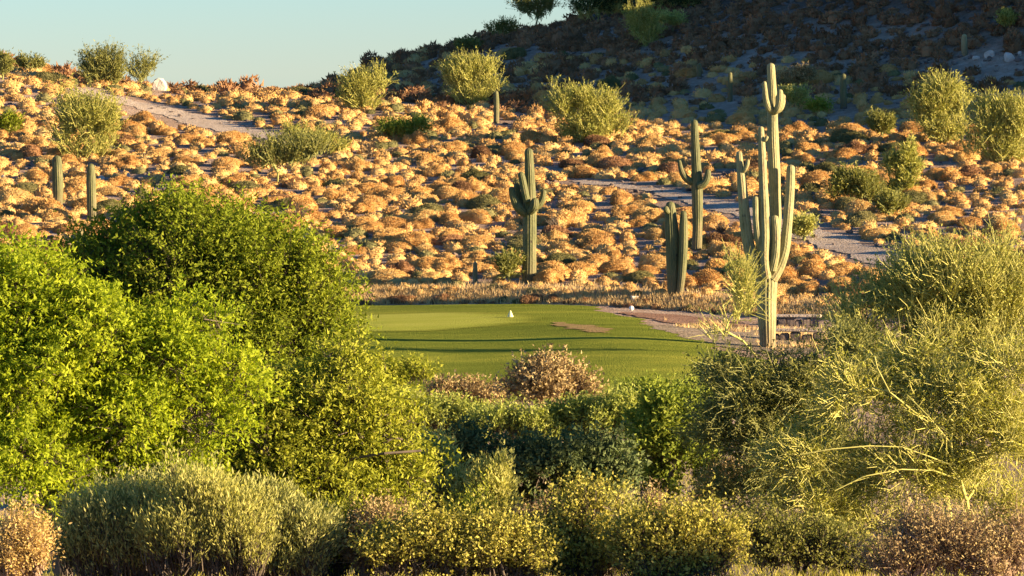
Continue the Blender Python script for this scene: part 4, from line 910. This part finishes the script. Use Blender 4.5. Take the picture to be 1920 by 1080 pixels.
# stones on the mountain and among the bushes
mb = MB(); r_ = np.random.default_rng(9)
ico = rock_mesh(77, 1); iv = np.array([v.co[:] for v in ico.vertices]); it = np.array([p.vertices[:] for p in ico.polygons]); bpy.data.meshes.remove(ico)
n = 0
while n < 5000:
    y = r_.uniform(172, 310); x = r_.uniform(-1, 1) * (.125 * y + 1); be = float(back_edge(x)); z = float(hz(x, y))
    mtn = z > .75 + .09 * min(max(y - be - 1, 0), 90) + 1.6
    if y < be + 2 or (not mtn and r_.random() < .8): continue
    s_ = r_.uniform(.06, .22) * (1.6 if mtn and r_.random() < .25 else 1)
    q = Matrix.Rotation(r_.uniform(0, 6.28), 3, 'Z') @ Matrix.Rotation(r_.uniform(0, 3), 3, 'X')
    mb.add(iv @ np.array(q).T * s_ * [1.2, 1.2, .8] + [x, y, z + s_ * .2], None, it); n += 1
link("scree_stones", mb.mesh("scree_stones", [m_rock]), kind='stuff', label="loose brown stones strewn over the slopes", cat="stones")

# dry grass along the bank behind the green, grass on the near bank and under the shrubs
def tufts(name, n, fx, hgt, wid, mat, label, seed):
    r_ = np.random.default_rng(seed); x, y = fx(r_, n); z = hz(x, y); n = len(x)
    D = unit(np.stack([r_.normal(size=n) * .45, r_.normal(size=n) * .45, np.ones(n)], -1))
    V, T_ = tris(np.stack([x, y, z - .02], -1), D, hgt * r_.uniform(.5, 1.3, n), wid, r_)
    mb = MB(); mb.add(V, None, T_, 0, 0.0)
    link(name, mb.mesh(name, [mat], attr=True), kind='stuff', label=label, cat="grass")
m_straw = foliage_mat("straw", [(.1, (.50, .34, .16)), (.5, (.66, .48, .23)), (1, (.78, .62, .32))], .3, .7, 1.0, (1, .9, .6))
def bank(r_, n):
    x = r_.uniform(-9, 13, n); return x, back_edge(x) + .05 + r_.gamma(1.6, .6, n)
tufts("dry_grass", 22000, bank, .24, .035, m_straw, "straw-coloured dry grass along the bank behind the green", 5)
def pad(r_, n):
    x = r_.uniform(5.5, 17, n); y = r_.uniform(134, 152, n); k = (fbm(x / 1.2, y / 1.2, 2, 9) > .12) & (x > grx(y) + .3 + 1.6 * fbm(x / 2., y / 2., 2, 19))
    return x[k], y[k]
tufts("gravel_weeds", 26000, pad, .2, .035, m_straw, "dry weeds growing through the gravel round the tallest saguaro", 8)
def near(r_, n):
    y = r_.uniform(56, 122, n); return r_.uniform(-1, 1, n) * (.125 * y + 1), y
tufts("ground_cover", 60000, near, .16, .02, m_creo, "thin dry grass and litter on the near ground between the shrubs", 6)
# low dark bushes lining the back edge of the green
b0 = LOW
kx = []
x = -8.4
while x < 10.5:
    kx.append(x); x += rb.uniform(.28, .62)
edge = []
for n_, x in enumerate(kx):
    yy = float(back_edge(x)); q_ = 960 + x / yy * F; v_ = 136 + (9.2 - .3) / yy * F
    k = int(np.argmin(np.hypot(LANDA[:, 0] - q_, (LANDA[:, 1] - v_) * 1.3))); key = (k, direction(q_ - LANDA[k, 0], v_ - LANDA[k, 1]), 'e')
    sect.setdefault(key, []).append((abs(q_ - LANDA[k, 0]), ('e', n_)))
write_labels()
for n_, x in enumerate(kx):
    y = float(back_edge(x)) + rb.uniform(.1, .7); r = rb.uniform(.18, .30) * (1.5 if rb.random() < .3 else 1)
    sxx = 960 + x / y * F
    vs = [m for t_, m in VAR if t_ == ('b' if rb.random() < .75 else 'g')]
    link("edging_shrub", vs[rb.integers(len(vs))], loc=(x, y, float(hz(x, y)) - .05), rz=rb.uniform(0, 6.28), sc=(r * rb.uniform(1, 1.7), r, r * rb.uniform(.8, 1.3)),
         label=lab_of[('e', n_)], cat="shrub", group="low shrubs along the back edge of the green")
print("tris", sum(len(p.vertices) - 2 for m in bpy.data.meshes for p in m.polygons) if len(bpy.data.meshes) < 0 else '-', "objects", len(S.objects))
